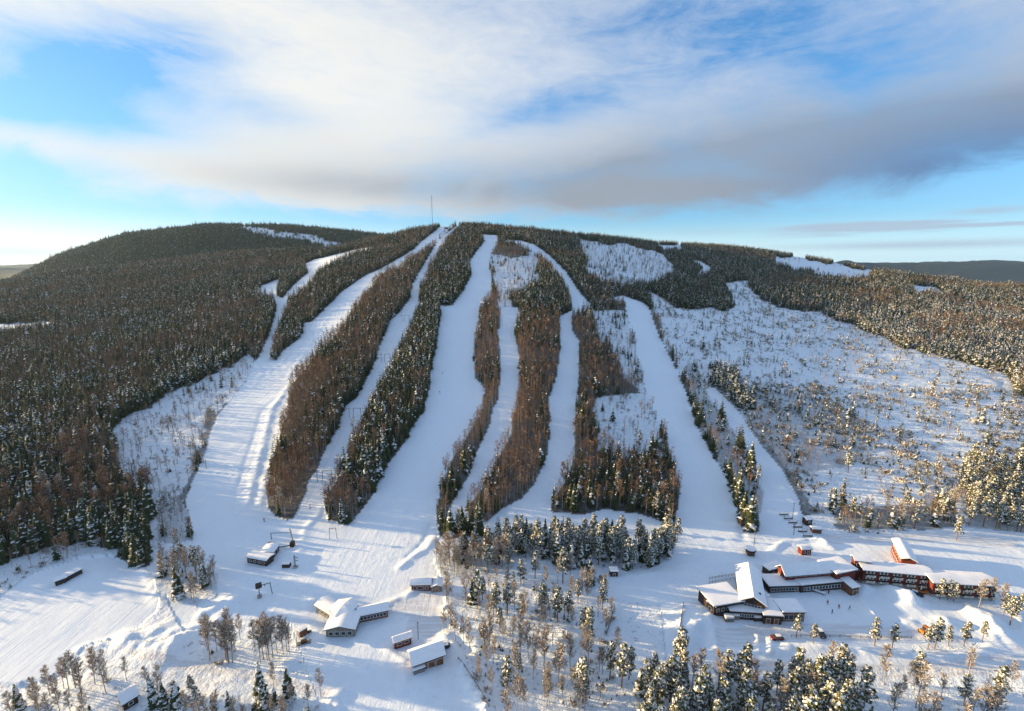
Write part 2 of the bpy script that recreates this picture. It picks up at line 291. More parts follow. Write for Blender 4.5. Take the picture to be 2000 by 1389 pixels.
# woods: name, polygon, density, (spruce, birch, pine), mean height, spread ; the last polygon that holds a point wins
D0 = (.72, .24, .04)
WOODS = [
 ('left', None, 1.0, (.70, .28, .02), 12.0, .28),
 ('top', [(600, 380), (1140, 380), (1140, 500), (1050, 500), (880, 610), (520, 720), (500, 560)], 1.0, (.85, .13, .02), 12.5, .22),
 ('strip_one', [(615, 470), (870, 400), (870, 440), (540, 720), (520, 700)], 1.0, (.82, .18, 0), 12.5, .2),
 ('strip_two', [(885, 440), (858, 460), (720, 560), (590, 720), (520, 800), (510, 1030), (600, 1030), (760, 700), (860, 500)], 1.25, (.45, .55, 0), 12.5, .22),
 ('strip_three', [(825, 585), (870, 590), (870, 760), (720, 1040), (625, 1040), (625, 960), (700, 830)], 1.25, (.86, .14, 0), 12.5, .22),
 ('strip_three', [(625, 985), (650, 925), (705, 960), (740, 950), (690, 1040), (625, 1040)], 1.2, (.2, .8, 0), 11, .22),
 ('strip_four', [(936, 580), (985, 580), (985, 780), (880, 960), (882, 1060), (845, 1050), (850, 950), (940, 800), (920, 700)], 1.15, (.22, .78, 0), 10, .25),
 ('strip_five', [(1000, 480), (1125, 600), (1125, 620), (1100, 780), (1030, 990), (905, 1040), (905, 1000), (1000, 800), (1000, 600)], 1.3, (.18, .82, 0), 11, .22),
 ('strip_five', [(1040, 490), (1125, 570), (1120, 690), (1000, 672), (1000, 560), (1045, 540)], 1.1, (.72, .28, 0), 11.5, .22),
 ('strip_five', [(950, 485), (1045, 492), (1052, 545), (1000, 580), (1010, 640), (978, 650), (970, 560), (955, 520)], .22, (.45, .55, 0), 9, .3),
 ('strip_five', [(960, 478), (1030, 480), (1035, 498), (962, 500)], 1.1, (.2, .8, 0), 9, .2),
 ('strip_six', [(1110, 585), (1340, 585), (1340, 1030), (1070, 1010), (1110, 900)], 1.2, (.3, .68, .02), 10.5, .25),
 ('strip_six', [(1150, 604), (1222, 604), (1250, 700), (1262, 790), (1245, 765), (1200, 700), (1165, 655)], .22, (.3, .65, .05), 9.5, .3),
 ('strip_six', [(1166, 778), (1265, 765), (1290, 850), (1290, 892), (1200, 888), (1160, 880)], .16, (.15, .8, .05), 10, .3),
 ('east_top', [(1035, 440), (1500, 440), (1500, 700), (1330, 620), (1215, 595), (1150, 600)], 1.0, (.85, .12, .03), 11.5, .22),
 ('east_top', [(1135, 468), (1215, 478), (1290, 492), (1322, 530), (1290, 552), (1210, 560), (1150, 530)], .2, (.2, .7, .1), 10, .3),
 ('east_top', [(1285, 476), (1330, 476), (1345, 488), (1290, 486)], .0, (1, 0, 0), 10, .3),
 ('right', [(1340, 440), (2600, 440), (2600, 860), (2000, 772), (1800, 700), (1440, 615)], .95, (.78, .16, .06), 11.5, .22),
 ('right', [(1506, 498), (1600, 508), (1700, 530), (1690, 548), (1600, 536), (1510, 512)], .02, (.5, .5, 0), 9, .3),
 ('right', [(1770, 558), (1820, 560), (1838, 572), (1790, 572)], .0, (1, 0, 0), 10, .3),
 ('clearing', [(1262, 560), (1322, 604), (1430, 604), (1422, 552), (1462, 548), (1476, 574), (1515, 602), (1600, 610), (1660, 638), (1760, 676), (1830, 696), (1905, 716), (1962, 730), (2000, 780),
               (2500, 850), (2500, 1010), (1880, 1060), (1620, 1045), (1570, 990), (1480, 860), (1395, 757), (1345, 765), (1300, 680)], .05, (.22, .25, .53), 9.5, .3),
 ('clearing', [(1400, 740), (1500, 760), (1660, 800), (1700, 860), (1680, 900), (1560, 930), (1520, 900), (1450, 800)], .34, (.35, .5, .15), 7.0, .4),
 ('clearing', [(1386, 715), (1440, 718), (1450, 760), (1470, 800), (1440, 800), (1398, 770), (1382, 745)], .95, (.8, .15, .05), 10, .25),
 ('clearing', [(1396, 765), (1420, 770), (1530, 905), (1600, 1000), (1575, 1000), (1530, 930), (1440, 812)], .8, (.3, .65, .05), 7, .3),
 ('clearing_edge', [(1612, 982), (1700, 990), (1860, 985), (1878, 1030), (1800, 1034), (1640, 1030)], .75, (.30, .5, .2), 9.5, .25),
 ('right_pines', [(1880, 915), (2500, 880), (2500, 1180), (1985, 1180), (1960, 1105), (1880, 1060), (1890, 1010), (1870, 960)], .5, (.1, .15, .75), 12.0, .2),
 ('right_pines', [(1815, 1062), (1880, 1072), (1960, 1110), (2010, 1180), (2000, 1190), (1960, 1130), (1880, 1110), (1820, 1100)], .5, (.05, .85, .1), 8.5, .2),
 ('thin_strip', [(1336, 705), (1358, 712), (1378, 760), (1394, 792), (1426, 834), (1452, 885), (1474, 935), (1492, 968), (1484, 1012), (1452, 1008), (1440, 960), (1400, 888), (1366, 830), (1346, 770)], .38, (.38, .54, .08), 8.5, .28),
 ('left_gap', [(222, 830), (330, 768), (420, 730), (495, 688), (500, 706), (482, 742), (455, 775), (425, 810), (410, 850), (405, 880), (380, 930), (365, 975), (340, 985), (300, 960), (235, 945), (225, 870)], .17, (.12, .85, .03), 9.0, .3),
 ('left_gap', [(400, 800), (425, 808), (412, 850), (408, 882), (382, 930), (366, 975), (350, 975), (372, 920), (392, 870)], .8, (.3, .7, 0), 8, .25),
 ('left_foot', [(296, 985), (345, 965), (372, 1000), (380, 1065), (300, 1105), (288, 1080)], .4, (.1, .9, 0), 10, .25),
 ('left_gap', [(292, 960), (312, 960), (308, 1085), (288, 1095)], .0, (1, 0, 0), 9, .2),
 ('lake_edge', [(-300, 1130), (0, 1105), (110, 1060), (170, 1060), (240, 1075), (240, 1090), (150, 1092), (60, 1122), (0, 1165), (-300, 1230)], .22, (.1, .9, 0), 8, .3),
 ('field', [(-200, 632), (70, 630), (165, 630), (100, 642), (0, 655), (-200, 668)], .0, (1, 0, 0), 10, .3),
 ('far_gap', [(440, 438), (520, 446), (600, 458), (668, 478), (650, 484), (560, 466), (490, 450)], .2, (1, 0, 0), 11, .3),
 ('foot', [(300, 1062), (378, 1060), (480, 1050), (600, 1060), (640, 1060), (700, 1030), (860, 1052), (1310, 1045), (1460, 1040), (1590, 1000), (1640, 1042), (1880, 1040), (1990, 1130), (2500, 1250), (2500, 1800), (-500, 1800), (-500, 1280), (0, 1165), (60, 1122), (150, 1092), (215, 1085), (262, 1105), (300, 1110)], .0, (0, 1, 0), 10, .2),
 ('knoll_birch', [(846, 1090), (880, 1084), (960, 1072), (1020, 1080), (1000, 1110), (930, 1130), (862, 1130)], 1.6, (.02, .94, .04), 13.0, .15),
 ('knoll_pine', [(960, 1058), (1080, 1050), (1200, 1055), (1312, 1062), (1320, 1082), (1265, 1112), (1200, 1112), (1100, 1106), (1030, 1095), (985, 1090)], .8, (.3, .08, .62), 12.0, .2),
 ('knoll_bush', [(1090, 1032), (1310, 1040), (1320, 1060), (1090, 1052)], .3, (0, 1, 0), 5, .3),
 ('grove', [(870, 1165), (960, 1140), (1180, 1130), (1196, 1190), (1210, 1280), (1220, 1350), (1180, 1430), (960, 1430), (940, 1370), (905, 1270), (862, 1230)], .26, (.04, .74, .22), 11.0, .25),
 ('front_pine', [(1240, 1395), (1250, 1335), (1330, 1318), (1420, 1318), (1520, 1330), (1640, 1345), (1690, 1400), (1800, 1430), (1800, 1700), (1200, 1700)], .62, (.10, .06, .84), 13.5, .2),
 ('front_right', [(1640, 1340), (1760, 1332), (1900, 1340), (2200, 1330), (2400, 1700), (1700, 1700), (1700, 1400)], .22, (.0, .38, .62), 11.5, .22),
 ('birch_left', [(308, 1098), (350, 1080), (425, 1120), (425, 1165), (385, 1185), (330, 1170), (310, 1140)], .9, (.02, .96, .02), 11.0, .2),
 ('birch_mid', [(400, 1270), (425, 1262), (470, 1262), (465, 1290), (430, 1300), (405, 1290)], .45, (.0, .98, .02), 15, .1),
 ('birch_mid', [(486, 1262), (520, 1268), (566, 1252), (570, 1270), (540, 1290), (500, 1292)], .7, (.0, .98, .02), 14.5, .1),
 ('birch_front', [(70, 1370), (150, 1330), (215, 1320), (270, 1330), (300, 1345), (225, 1420), (60, 1500), (20, 1420)], .55, (.06, .92, .02), 10.5, .2),
 ('birch_front', [(270, 1400), (300, 1350), (400, 1360), (560, 1370), (640, 1395), (640, 1500), (270, 1500)], .26, (.2, .74, .06), 10.5, .25),
 ('rink_pines', [(1780, 1262), (1905, 1258), (1915, 1272), (1785, 1276)], .35, (.1, .05, .85), 8.5, .15),
]
# ridges of pushed-up snow and ruts: points in the picture, half-width m, height m
BERMS = [([(640, 690), (585, 740), (560, 760), (530, 800), (520, 840), (505, 900), (490, 950), (482, 985)], 2.2, 1.5),
         ([(606, 712), (590, 740), (545, 775), (512, 800), (500, 840), (480, 900), (462, 960), (455, 1010)], 1.2, -.7),
         ([(565, 790), (548, 835), (540, 880), (520, 930), (508, 985)], 2.0, 1.0),
         ([(700, 560), (640, 620), (600, 680), (560, 740)], 2.0, .8),
         ([(855, 1040), (835, 1070), (800, 1092), (780, 1110)], 1.5, 1.1), ([(842, 1020), (828, 1055), (795, 1088)], 1.0, -.6),
         ([(635, 985), (600, 1030), (585, 1075)], 2.0, .9),
         ([(829, 810), (912, 818)], 3.0, .8), ([(828, 600), (945, 603)], 4.0, 1.0), ([(978, 780), (1012, 780)], 3, .8), ([(1078, 800), (1120, 800)], 3, .6),
         ([(930, 810), (890, 880), (868, 940)], 1.3, .8), ([(1265, 640), (1310, 715), (1345, 790), (1400, 900), (1425, 950)], 1.6, .9),
         ([(1280, 640), (1325, 715), (1360, 795), (1412, 900), (1440, 975), (1452, 1050)], 1.3, -.9),
         ([(1420, 800), (1470, 870), (1520, 935), (1556, 990), (1560, 1040)], 1.3, .9), ([(1240, 660), (1310, 760), (1330, 850)], 1.5, .3),
         ([(845, 1135), (800, 1160), (745, 1185), (700, 1190)], 1.5, .9), ([(620, 1175), (560, 1150), (520, 1130), (470, 1125), (400, 1100)], 1.2, .7),
         ([(870, 1190), (900, 1230), (935, 1270), (900, 1310), (940, 1380), (960, 1420)], 2.0, 1.6),
         ([(905, 1290), (930, 1340), (955, 1389)], 2.5, 1.4), ([(690, 1250), (740, 1262), (790, 1290)], 1.0, .8),
         ([(1330, 1190), (1385, 1195), (1395, 1265)], 2.0, 2.2), ([(1395, 1215), (1372, 1265), (1330, 1285)], 1.8, -.8),
         ([(1400, 1275), (1480, 1280), (1560, 1262), (1640, 1268), (1800, 1285), (1900, 1280), (1950, 1262)], 1.8, 1.5),
         ([(1480, 1240), (1482, 1275)], .9, 1.3), ([(1503, 1238), (1505, 1275)], .9, 1.3), ([(1545, 1240), (1700, 1245), (1800, 1250), (1960, 1245)], 1.3, .9),
         ([(1895, 1192), (1920, 1205), (1945, 1230), (1962, 1245)], 3.2, 3.0), ([(1985, 1175), (1997, 1240)], 1.5, 1.8),
         ([(1690, 1205), (1720, 1210), (1780, 1216), (1850, 1222), (1868, 1220)], 2.4, 1.8), ([(1680, 1155), (1690, 1190), (1710, 1215)], 1.8, 1.5),
         ([(1735, 1158), (1750, 1162), (1770, 1170), (1782, 1178)], 3.2, 3.0), ([(1500, 1085), (1530, 1060), (1600, 1052), (1625, 1070)], 1.5, 1.4),
         ([(1195, 1130), (1290, 1118), (1400, 1122)], 1.5, .8), ([(1330, 1105), (1400, 1098), (1500, 1102)], 1.5, .9),
         ([(300, 1260), (340, 1240), (390, 1225), (420, 1215)], 2.2, 2.0), ([(245, 1240), (250, 1262), (285, 1275), (330, 1278)], 2.0, 1.8), ([(320, 1275), (345, 1248), (395, 1232)], 1.6, -1.0),
         ([(330, 1290), (420, 1300), (500, 1320), (600, 1340), (650, 1350)], 1.4, .8), ([(395, 1200), (450, 1175), (470, 1190)], 1.8, 1.6),
         ([(160, 1270), (200, 1258), (235, 1250)], 2.0, 1.4), ([(280, 1115), (300, 1140), (310, 1180)], 2.0, 1.2), ([(560, 1205), (600, 1215), (640, 1250)], 1.3, .8),
         ([(650, 1370), (665, 1355), (655, 1385)], 2.0, 2.0), ([(1180, 1240), (1190, 1195)], .5, .4), ([(1322, 1265), (1336, 1190)], .5, .4),
         ([(1760, 860), (1800, 900), (1835, 955), (1850, 975)], 1.5, -1.0), ([(1680, 900), (1760, 860), (1840, 830), (1950, 800)], 1.8, -1.2),
         ([(1415, 690), (1450, 712), (1500, 705)], 2.0, -.8), ([(1960, 740), (1950, 775)], 2, -.8),
         ([(1010, 674), (1050, 682), (1092, 690)], 3, .8), ([(1135, 750), (1180, 756), (1230, 770)], 3, .8)]
_berm = [([ray_ground(*p_) for p_ in pts], wd, ht) for pts, wd, ht in BERMS]
for _pts, _wd, _ht in _berm:
    pass
MOUNDS = [(1352, 1222, 9, 3.0), (1750, 1165, 6, 2.5), (1930, 1212, 6, 1.5), (1700, 1190, 5, 1.2), (1780, 1172, 4, 1.6), (1610, 1062, 5, 1.2), (250, 1250, 5, 1.6), (290, 1245, 6, 2.0),
          (330, 1268, 7, 2.2), (365, 1255, 6, 2.4), (450, 1180, 7, 1.8), (560, 1300, 5, .8), (820, 1330, 10, 1.2), (1845, 1215, 4, 1.2), (1690, 1150, 4, 1.5), (870, 1250, 4, 1.6), (885, 1265, 3, 1.5),
          (605, 1180, 4, 1.0), (1340, 1250, 6, 1.6), (1010, 1310, 8, .8), (1100, 1260, 9, .8)]
_mound = [(ray_ground(a, b_), r_, h_) for a, b_, r_, h_ in MOUNDS]
def groom_of(px, py, Y_):
    g = np.zeros(px.shape)
    for _, _, P in RUNS: g[inpoly(px, py, P)] = 1
    g[inpoly(px, py, BASE)] = .85
    g[inpoly(px, py, LAKE)] = 1
    seen = False
    for w_ in WOODS:
        if w_[0] == 'foot': seen = True
        elif seen and w_[1] is not None: g[inpoly(px, py, w_[1])] = 0
    return g
def ground(X_, Y_, groom=None):
    X_ = np.asarray(X_, float); Y_ = np.asarray(Y_, float)
    z = base_h(X_, Y_)
    if groom is None:
        px, py, _ = project(X_, Y_, z); groom = groom_of(px, py, Y_)
    near = 1 - sst(Y_, 900, 1800)
    z = z + (1 - groom) * near * (0.55 * fbm(X_ / 9, Y_ / 9, 3, 3) + 0.9 * fbm(X_ / 30, Y_ / 30, 2, 4)) + groom * near * (0.28 * fbm(X_ / 22, Y_ / 22, 3, 6))
    for pts, wd, ht in _berm:
        x0 = min(p_.x for p_ in pts) - 3 * wd; x1 = max(p_.x for p_ in pts) + 3 * wd
        y0 = min(p_.y for p_ in pts) - 3 * wd; y1 = max(p_.y for p_ in pts) + 3 * wd
        m = (X_ > x0) & (X_ < x1) & (Y_ > y0) & (Y_ < y1)
        if not m.any(): continue
        ax, ay = X_[m], Y_[m]; d2 = np.full(ax.shape, 1e9)
        for a, c in zip(pts[:-1], pts[1:]):
            vx, vy = c.x - a.x, c.y - a.y; L = max(vx * vx + vy * vy, 1e-6)
            q = np.clip(((ax - a.x) * vx + (ay - a.y) * vy) / L, 0, 1)
            d2 = np.minimum(d2, (ax - a.x - q * vx) ** 2 + (ay - a.y - q * vy) ** 2)
        wv = wd * (1 + .3 * vnoise(ax / 4, ay / 4, 8))
        z[m] += ht * np.exp(-d2 / (wv * wv)) * .48 * (.6 + .8 * vnoise(ax / 2.5, ay / 2.5, 12))
    for c, r_, h_ in _mound:
        d2 = (X_ - c.x) ** 2 + (Y_ - c.y) ** 2
        z = z + h_ * np.exp(-d2 / (r_ * r_ * .5)) * (.7 + .6 * vnoise(X_ / 3, Y_ / 3, 15))
    return z
def gz(x, y): return float(ground(np.array([x]), np.array([y]))[0])
def at(px, py):
    p_ = ray_ground(px, py); p_.z = gz(p_.x, p_.y); return p_

# ---------------------------------------------------------------- materials
MAT = {}
def newmat(name, col, rough=0.7, spec=0.3, var=0.0, scale=1.0, metal=0.0):
    m = bpy.data.materials.new(name); m.use_nodes = True; t = m.node_tree; N.t = t
    bs = t.nodes['Principled BSDF']
    bs.inputs['Base Color'].default_value = (*col, 1); bs.inputs['Roughness'].default_value = rough
    bs.inputs['Specular IOR Level'].default_value = spec; bs.inputs['Metallic'].default_value = metal
    if var:
        g = t.nodes.new('ShaderNodeTexCoord')
        f = noise(N(g.outputs['Object']), scale, 4, .6)
        c = mixc(f.sstep(.3, .7), tuple(x * (1 - var) for x in col), tuple(min(1, x * (1 + var)) for x in col))
        t.links.new(c.o, bs.inputs['Base Color'])
    MAT[name] = m
    return m
def attr(name):
    n = N.t.nodes.new('ShaderNodeAttribute'); n.attribute_name = name; return n
# the ground: snow everywhere, darker scrub showing under dense woods (attribute "cover"), packed snow where it is groomed
m = bpy.data.materials.new('snow_ground'); m.use_nodes = True; t = m.node_tree; N.t = t; bs = t.nodes['Principled BSDF']
geo = t.nodes.new('ShaderNodeNewGeometry'); P_ = N(geo.outputs['Position'])
cov = N(attr('cover').outputs['Fac']); gr = N(attr('groom').outputs['Fac']); fard = N(attr('far').outputs['Fac'])
n1 = noise(P_, .35, 5, .6); n2 = noise(P_, .06, 4, .5); n3 = noise(P_, .9, 3, .6)
snow = mixc(n2, (.745, .83, .905), (.80, .865, .92))
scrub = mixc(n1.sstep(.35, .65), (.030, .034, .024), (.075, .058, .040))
scrub = mixc(fard, scrub, (.016, .026, .022))  # dark far ground: forest colour, also stands in for the left hill's shade
snow = mixc(((n3 * .5 + n1 * .5).sstep(.42, .6) * .35).sat(), snow, (.72, .80, .89))
mp3 = t.nodes.new('ShaderNodeMapping'); t.links.new(P_.o, mp3.inputs[0]); mp3.inputs['Scale'].default_value = (.05, .9, .2)
rut = noise(N(mp3.outputs[0]), 1.0, 4, .6, .6)
rd = N(attr('road').outputs['Fac'])
snow = mixc(rd * (.35 + .65 * rut.sstep(.42, .6)), snow, (.64, .66, .69))
bare = ((1.0 - gr) * (n3 * n1).sstep(.30, .42) * .55 * (1.0 - fard)).sat()
c = mixc(bare, snow, (.16, .12, .08))
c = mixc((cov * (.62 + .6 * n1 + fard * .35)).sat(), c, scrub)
t.links.new(c.o, bs.inputs['Base Color']); bs.inputs['Roughness'].default_value = .65; bs.inputs['Specular IOR Level'].default_value = .25
mp = t.nodes.new('ShaderNodeMapping'); t.links.new(P_.o, mp.inputs[0]); mp.inputs['Scale'].default_value = (1.3, .05, .3)
cord = noise(N(mp.outputs[0]), 1.0, 2, .5)
mp2 = t.nodes.new('ShaderNodeMapping'); t.links.new(P_.o, mp2.inputs[0]); mp2.inputs['Scale'].default_value = (.22, .012, .1); mp2.inputs['Rotation'].default_value = (0, 0, .08)
lane = noise(N(mp2.outputs[0]), 1.0, 6, .7, .8)
hgt = n1 * (1.15 - gr) * .9 + noise(P_, 1.6, 3, .6) * (1.1 - gr) * .35 + cord * gr * .06 + lane * gr * .30
bp = t.nodes.new('ShaderNodeBump'); bp.inputs['Strength'].default_value = .8; bp.inputs['Distance'].default_value = 1.0
t.links.new(hgt.o, bp.inputs['Height']); t.links.new(bp.outputs[0], bs.inputs['Normal'])
MAT['snow_ground'] = m
newmat('snow', (.86, .87, .89), .6, .25, .04, .8)

# ---------------------------------------------------------------- which wood a point belongs to
WOOD_NAMES = sorted({w_[0] for w_ in WOODS})
def wood_of(px, py, Y_):
    # outlines wander: the edge of a wood is never a ruled line
    X_ = px / 14.0; Y__ = py / 9.0
    wx = px + 9 * fbm(X_ / 2, Y__ / 2, 3, 71) * 1.6; wy = py + 5 * fbm(X_ / 2, Y__ / 2, 3, 75) * 1.6
    idx = np.zeros(px.shape, int)
    for i, w_ in enumerate(WOODS):
        if w_[1] is not None: idx[inpoly(wx, wy, w_[1])] = i
    return idx
_den = np.array([w_[2] for w_ in WOODS])

# ---------------------------------------------------------------- one ground sheet, cut into the runs, the frozen field and the rest
NT, NY = 780, 700
tv = np.linspace(-1.7, 1.7, NT)
yv = np.concatenate([np.geomspace(45, 1900, 610), np.geomspace(1900, 15000, NY - 610 + 1)[1:]])
TT, YY = np.meshgrid(tv, yv)
GX, GY = (TT * YY).ravel(), YY.ravel()
bz = base_h(GX, GY); gpx, gpy, _ = project(GX, GY, bz)
ggroom = groom_of(gpx, gpy, GY)
GZ = ground(GX, GY, ggroom)
widx = wood_of(gpx, gpy, GY)
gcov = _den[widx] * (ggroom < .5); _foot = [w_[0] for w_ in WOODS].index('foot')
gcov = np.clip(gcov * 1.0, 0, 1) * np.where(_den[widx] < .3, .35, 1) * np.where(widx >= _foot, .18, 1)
groad = np.zeros(len(GX))
for _r in ROADS: groad[inpoly(gpx, gpy, _r[2])] = 1
gfar = sst(GY, 1350, 1950)
gx2 = GX.reshape(NY, NT); gy2 = GY.reshape(NY, NT); gz2 = GZ.reshape(NY, NT)
pts = np.stack([gx2, gy2, gz2], -1)
du = np.gradient(pts, axis=1); dv = np.gradient(pts, axis=0)
nrm = np.cross(du, dv); nrm /= np.linalg.norm(nrm, axis=-1, keepdims=True); nrm = nrm.reshape(-1, 3)
V3 = pts.reshape(-1, 3)
ii = np.arange((NY - 1) * (NT - 1)); r_, c_ = ii // (NT - 1), ii % (NT - 1)
q0 = r_ * NT + c_
QUADS = np.stack([q0, q0 + 1, q0 + NT + 1, q0 + NT], 1)
qpx = gpx[QUADS].mean(1); qpy = gpy[QUADS].mean(1)
owner = np.zeros(len(QUADS), int)
region = [('snow_ground', 'rest', None)] + RUNS + [('frozen_lake', 'lake', LAKE)] + ROADS
vis = GY[QUADS].max(1) < 2200
for i, (nm, _, P) in enumerate(region):
    if P is not None: owner[inpoly(qpx, qpy, P) & vis] = i
owner[GY[QUADS].min(1) > 6500] = len(region); region.append(('hills', 'far', None))
def link(o, parent=None):
    SC.collection.objects.link(o)
    if parent is not None: o.parent = parent
    return o
def fast_mesh(name, verts, faces, mats=(), midx=None, smooth=False):
    me = bpy.data.meshes.new(name)
    verts = np.asarray(verts, np.float32); faces = np.asarray(faces, np.int32); k = faces.shape[1]
    me.vertices.add(len(verts)); me.vertices.foreach_set('co', verts.ravel())
    me.loops.add(faces.size); me.loops.foreach_set('vertex_index', faces.ravel())
    me.polygons.add(len(faces)); me.polygons.foreach_set('loop_start', np.arange(0, faces.size, k, dtype=np.int32))
    for mm in mats: me.materials.append(mm)
    if midx is not None: me.polygons.foreach_set('material_index', np.asarray(midx, np.int32))
    me.polygons.foreach_set('use_smooth', np.full(len(faces), smooth))
    me.update(calc_edges=True)
    return me
for i, (nm, key, P) in enumerate(region):
    sel = QUADS[owner == i]
    if not len(sel): continue
    used, inv = np.unique(sel, return_inverse=True)
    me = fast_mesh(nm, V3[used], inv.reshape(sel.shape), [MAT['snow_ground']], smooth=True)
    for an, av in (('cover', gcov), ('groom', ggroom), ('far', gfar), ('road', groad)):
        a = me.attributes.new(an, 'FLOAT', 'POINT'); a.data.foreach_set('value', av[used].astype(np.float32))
    me.normals_split_custom_set_from_vertices(nrm[used])
    o = link(bpy.data.objects.new(nm, me)); o['kind'] = 'structure'
# ================================================================== trees
def leafmat(name, cols, rough=.75):
    "base colour drawn per tree from a ramp of the species' colours, with fine variation over the crown"
    m = bpy.data.materials.new(name); m.use_nodes = True; t = m.node_tree; N.t = t; bs = t.nodes['Principled BSDF']
    oi = t.nodes.new('ShaderNodeObjectInfo'); rnd = N(oi.outputs['Random'])
    geo = t.nodes.new('ShaderNodeNewGeometry'); f = noise(N(geo.outputs['Position']), 1.4, 2, .5)
    c = mixc(rnd, cols[0], cols[1]); c = mixc(f.sstep(.35, .65) * .6, c, cols[2])
    t.links.new(c.o, bs.inputs['Base Color']); bs.inputs['Roughness'].default_value = rough; bs.inputs['Specular IOR Level'].default_value = .15
    MAT[name] = m
leafmat('spruce_needles', [(.038, .056, .024), (.075, .082, .034), (.028, .040, .020)])
leafmat('pine_needles', [(.095, .110, .040), (.15, .14, .055), (.055, .07, .030)])
leafmat('birch_twigs', [(.24, .135, .072), (.16, .098, .062), (.28, .18, .105)])
leafmat('frost', [(.50, .50, .45), (.62, .61, .56), (.72, .72, .70)])
leafmat('crown_snow', [(.80, .80, .80), (.74, .75, .76), (.84, .84, .84)])
newmat('spruce_bark', (.075, .055, .042), .9, .1, .3, 6)
newmat('pine_bark', (.20, .11, .065), .9, .1, .35, 4)
newmat('birch_bark', (.33, .29, .26), .8, .15, .5, 5)
newmat('dark_bark', (.10, .08, .065), .9, .1, .3, 5)

class TB:
    "collects quads and prisms of one tree (unit: metres, tree height about 10)"
    def __init__(s, seed): s.v = []; s.f = []; s.m = []; s.r = random.Random(seed)
    def quad(s, a, b_, c, d, mi):
        i = len(s.v); s.v += [tuple(a), tuple(b_), tuple(c), tuple(d)]; s.f.append((i, i + 1, i + 2, i + 3)); s.m.append(mi)
    def limb(s, p, q, r0, r1, mi, n=4):
        p, q = Vector(p), Vector(q); ax = (q - p).normalized(); u = ax.orthogonal().normalized(); v = ax.cross(u); i = len(s.v)
        for k in range(n):
            a = 2 * math.pi * k / n; dd = u * math.cos(a) + v * math.sin(a)
            s.v.append(tuple(p + dd * r0)); s.v.append(tuple(q + dd * r1))
        for k in range(n):
            k2 = (k + 1) % n; s.f.append((i + 2 * k, i + 2 * k2, i + 2 * k2 + 1, i + 2 * k + 1)); s.m.append(mi)
    def mesh(s, name, mats):
        return fast_mesh(name, s.v, s.f, [MAT[x] for x in mats], s.m)

def spruce(seed, levels, arms, snow, bark='spruce_bark', wide=.19):
    tr = TB(seed * 2 + 1); tr.limb((0, 0, -.6), (0, 0, 2.2), .14, .11, 0, 5); tr.limb((0, 0, 2.2), (0, 0, 9.8), .11, .02, 0, 3)
    cr = TB(seed); r = cr.r
    w_ = wide * r.uniform(.85, 1.15)
    for L in range(levels):
        f = (L + .5) / levels; z = .7 + 9.2 * f ** .92
        rad = 10 * w_ * (1 - f) ** .82 * r.uniform(.85, 1.12) + .12
        n = max(3, int(arms * (1 - .55 * f)))
        a0 = r.random() * 7
        for k in range(n):
            a = a0 + 2 * math.pi * (k + r.uniform(-.3, .3)) / n; rr = rad * r.uniform(.7, 1.15)
            dx, dy = math.cos(a), math.sin(a); wd = rr * .42 + .10
            dz = -rr * r.uniform(.25, .55)
            p = Vector((0, 0, z + .25)); q = Vector((dx * rr, dy * rr, z + dz))
            side = Vector((-dy, dx, 0)) * wd
            mid = p.lerp(q, .55) + Vector((0, 0, .06 * rr))
            isn = 1 if r.random() < snow else (2 if r.random() < .07 else 0)
            cr.quad(p, mid + side - Vector((0, 0, wd * .45)), q, mid - side - Vector((0, 0, wd * .45)), isn)
            if levels > 12:
                for s_ in (-1, 1):
                    h_ = mid + side * s_ * 1.1 + Vector((0, 0, -.28 * rr)); cr.quad(p.lerp(q, .2), h_, q.lerp(h_, .5) + Vector((0, 0, -.2)), mid + Vector((0, 0, -.3)), 1 if r.random() < snow * .35 else 0)
    return tr, cr, [bark], ['spruce_needles', 'crown_snow', 'frost']
def pine(seed, clumps, per, snow):
    tr = TB(seed * 2 + 1); r = tr.r
    lean = Vector((r.uniform(-.35, .35), r.uniform(-.35, .35), 9.2))
    tr.limb((0, 0, -.6), lean * .55, .15, .11, 0, 6); tr.limb(lean * .55, lean, .11, .03, 0, 4)
    cr = TB(seed); r = cr.r
    base = r.uniform(.24, .40)
    for i in range(clumps):
        f = (i + r.random()) / clumps; z = 10 * (base + (1 - base) * f)
        env = (1.06 - f) ** .62 * min(1, .55 + 2.5 * f)
        a = r.random() * 2 * math.pi; rad = 1.62 * env * r.uniform(.25, 1.0)
        c = Vector((math.cos(a) * rad, math.sin(a) * rad, z - .25 * rad)) + lean * (z / 9.2 * 1) * Vector((1, 1, 0)).length * 0
        c.x += lean.x * z / 9.2; c.y += lean.y * z / 9.2
        tr.limb(Vector((lean.x * z / 9.2, lean.y * z / 9.2, z - .5)), c, .04, .015, 0, 3)
        cs = r.uniform(.42, .72) * (1.15 - .4 * f)
        for k in range(per):
            d = Vector((r.gauss(0, 1), r.gauss(0, 1), r.gauss(0, .6))).normalized()
            p = c + Vector((d.x * cs, d.y * cs, d.z * cs * .6)) * r.uniform(.45, 1.0)
            n_ = (d + Vector((r.uniform(-.6, .6), r.uniform(-.6, .6), r.uniform(.0, .9)))).normalized()
            u = n_.orthogonal().normalized(); u.rotate(__import__('mathutils').Quaternion(n_, r.random() * 6.28)); v = n_.cross(u)
            s_ = r.uniform(.16, .34) * (1.0 if per > 10 else 1.8)
            mi = 1 if (d.z > -.1 and r.random() < snow) else (2 if r.random() < .22 else 0)
            cr.quad(p - u * s_, p + v * s_ * .6 - n_ * .06, p + u * s_, p - v * s_ * .6 + n_ * .05, mi)
    return tr, cr, ['pine_bark'], ['pine_needles', 'crown_snow', 'frost']
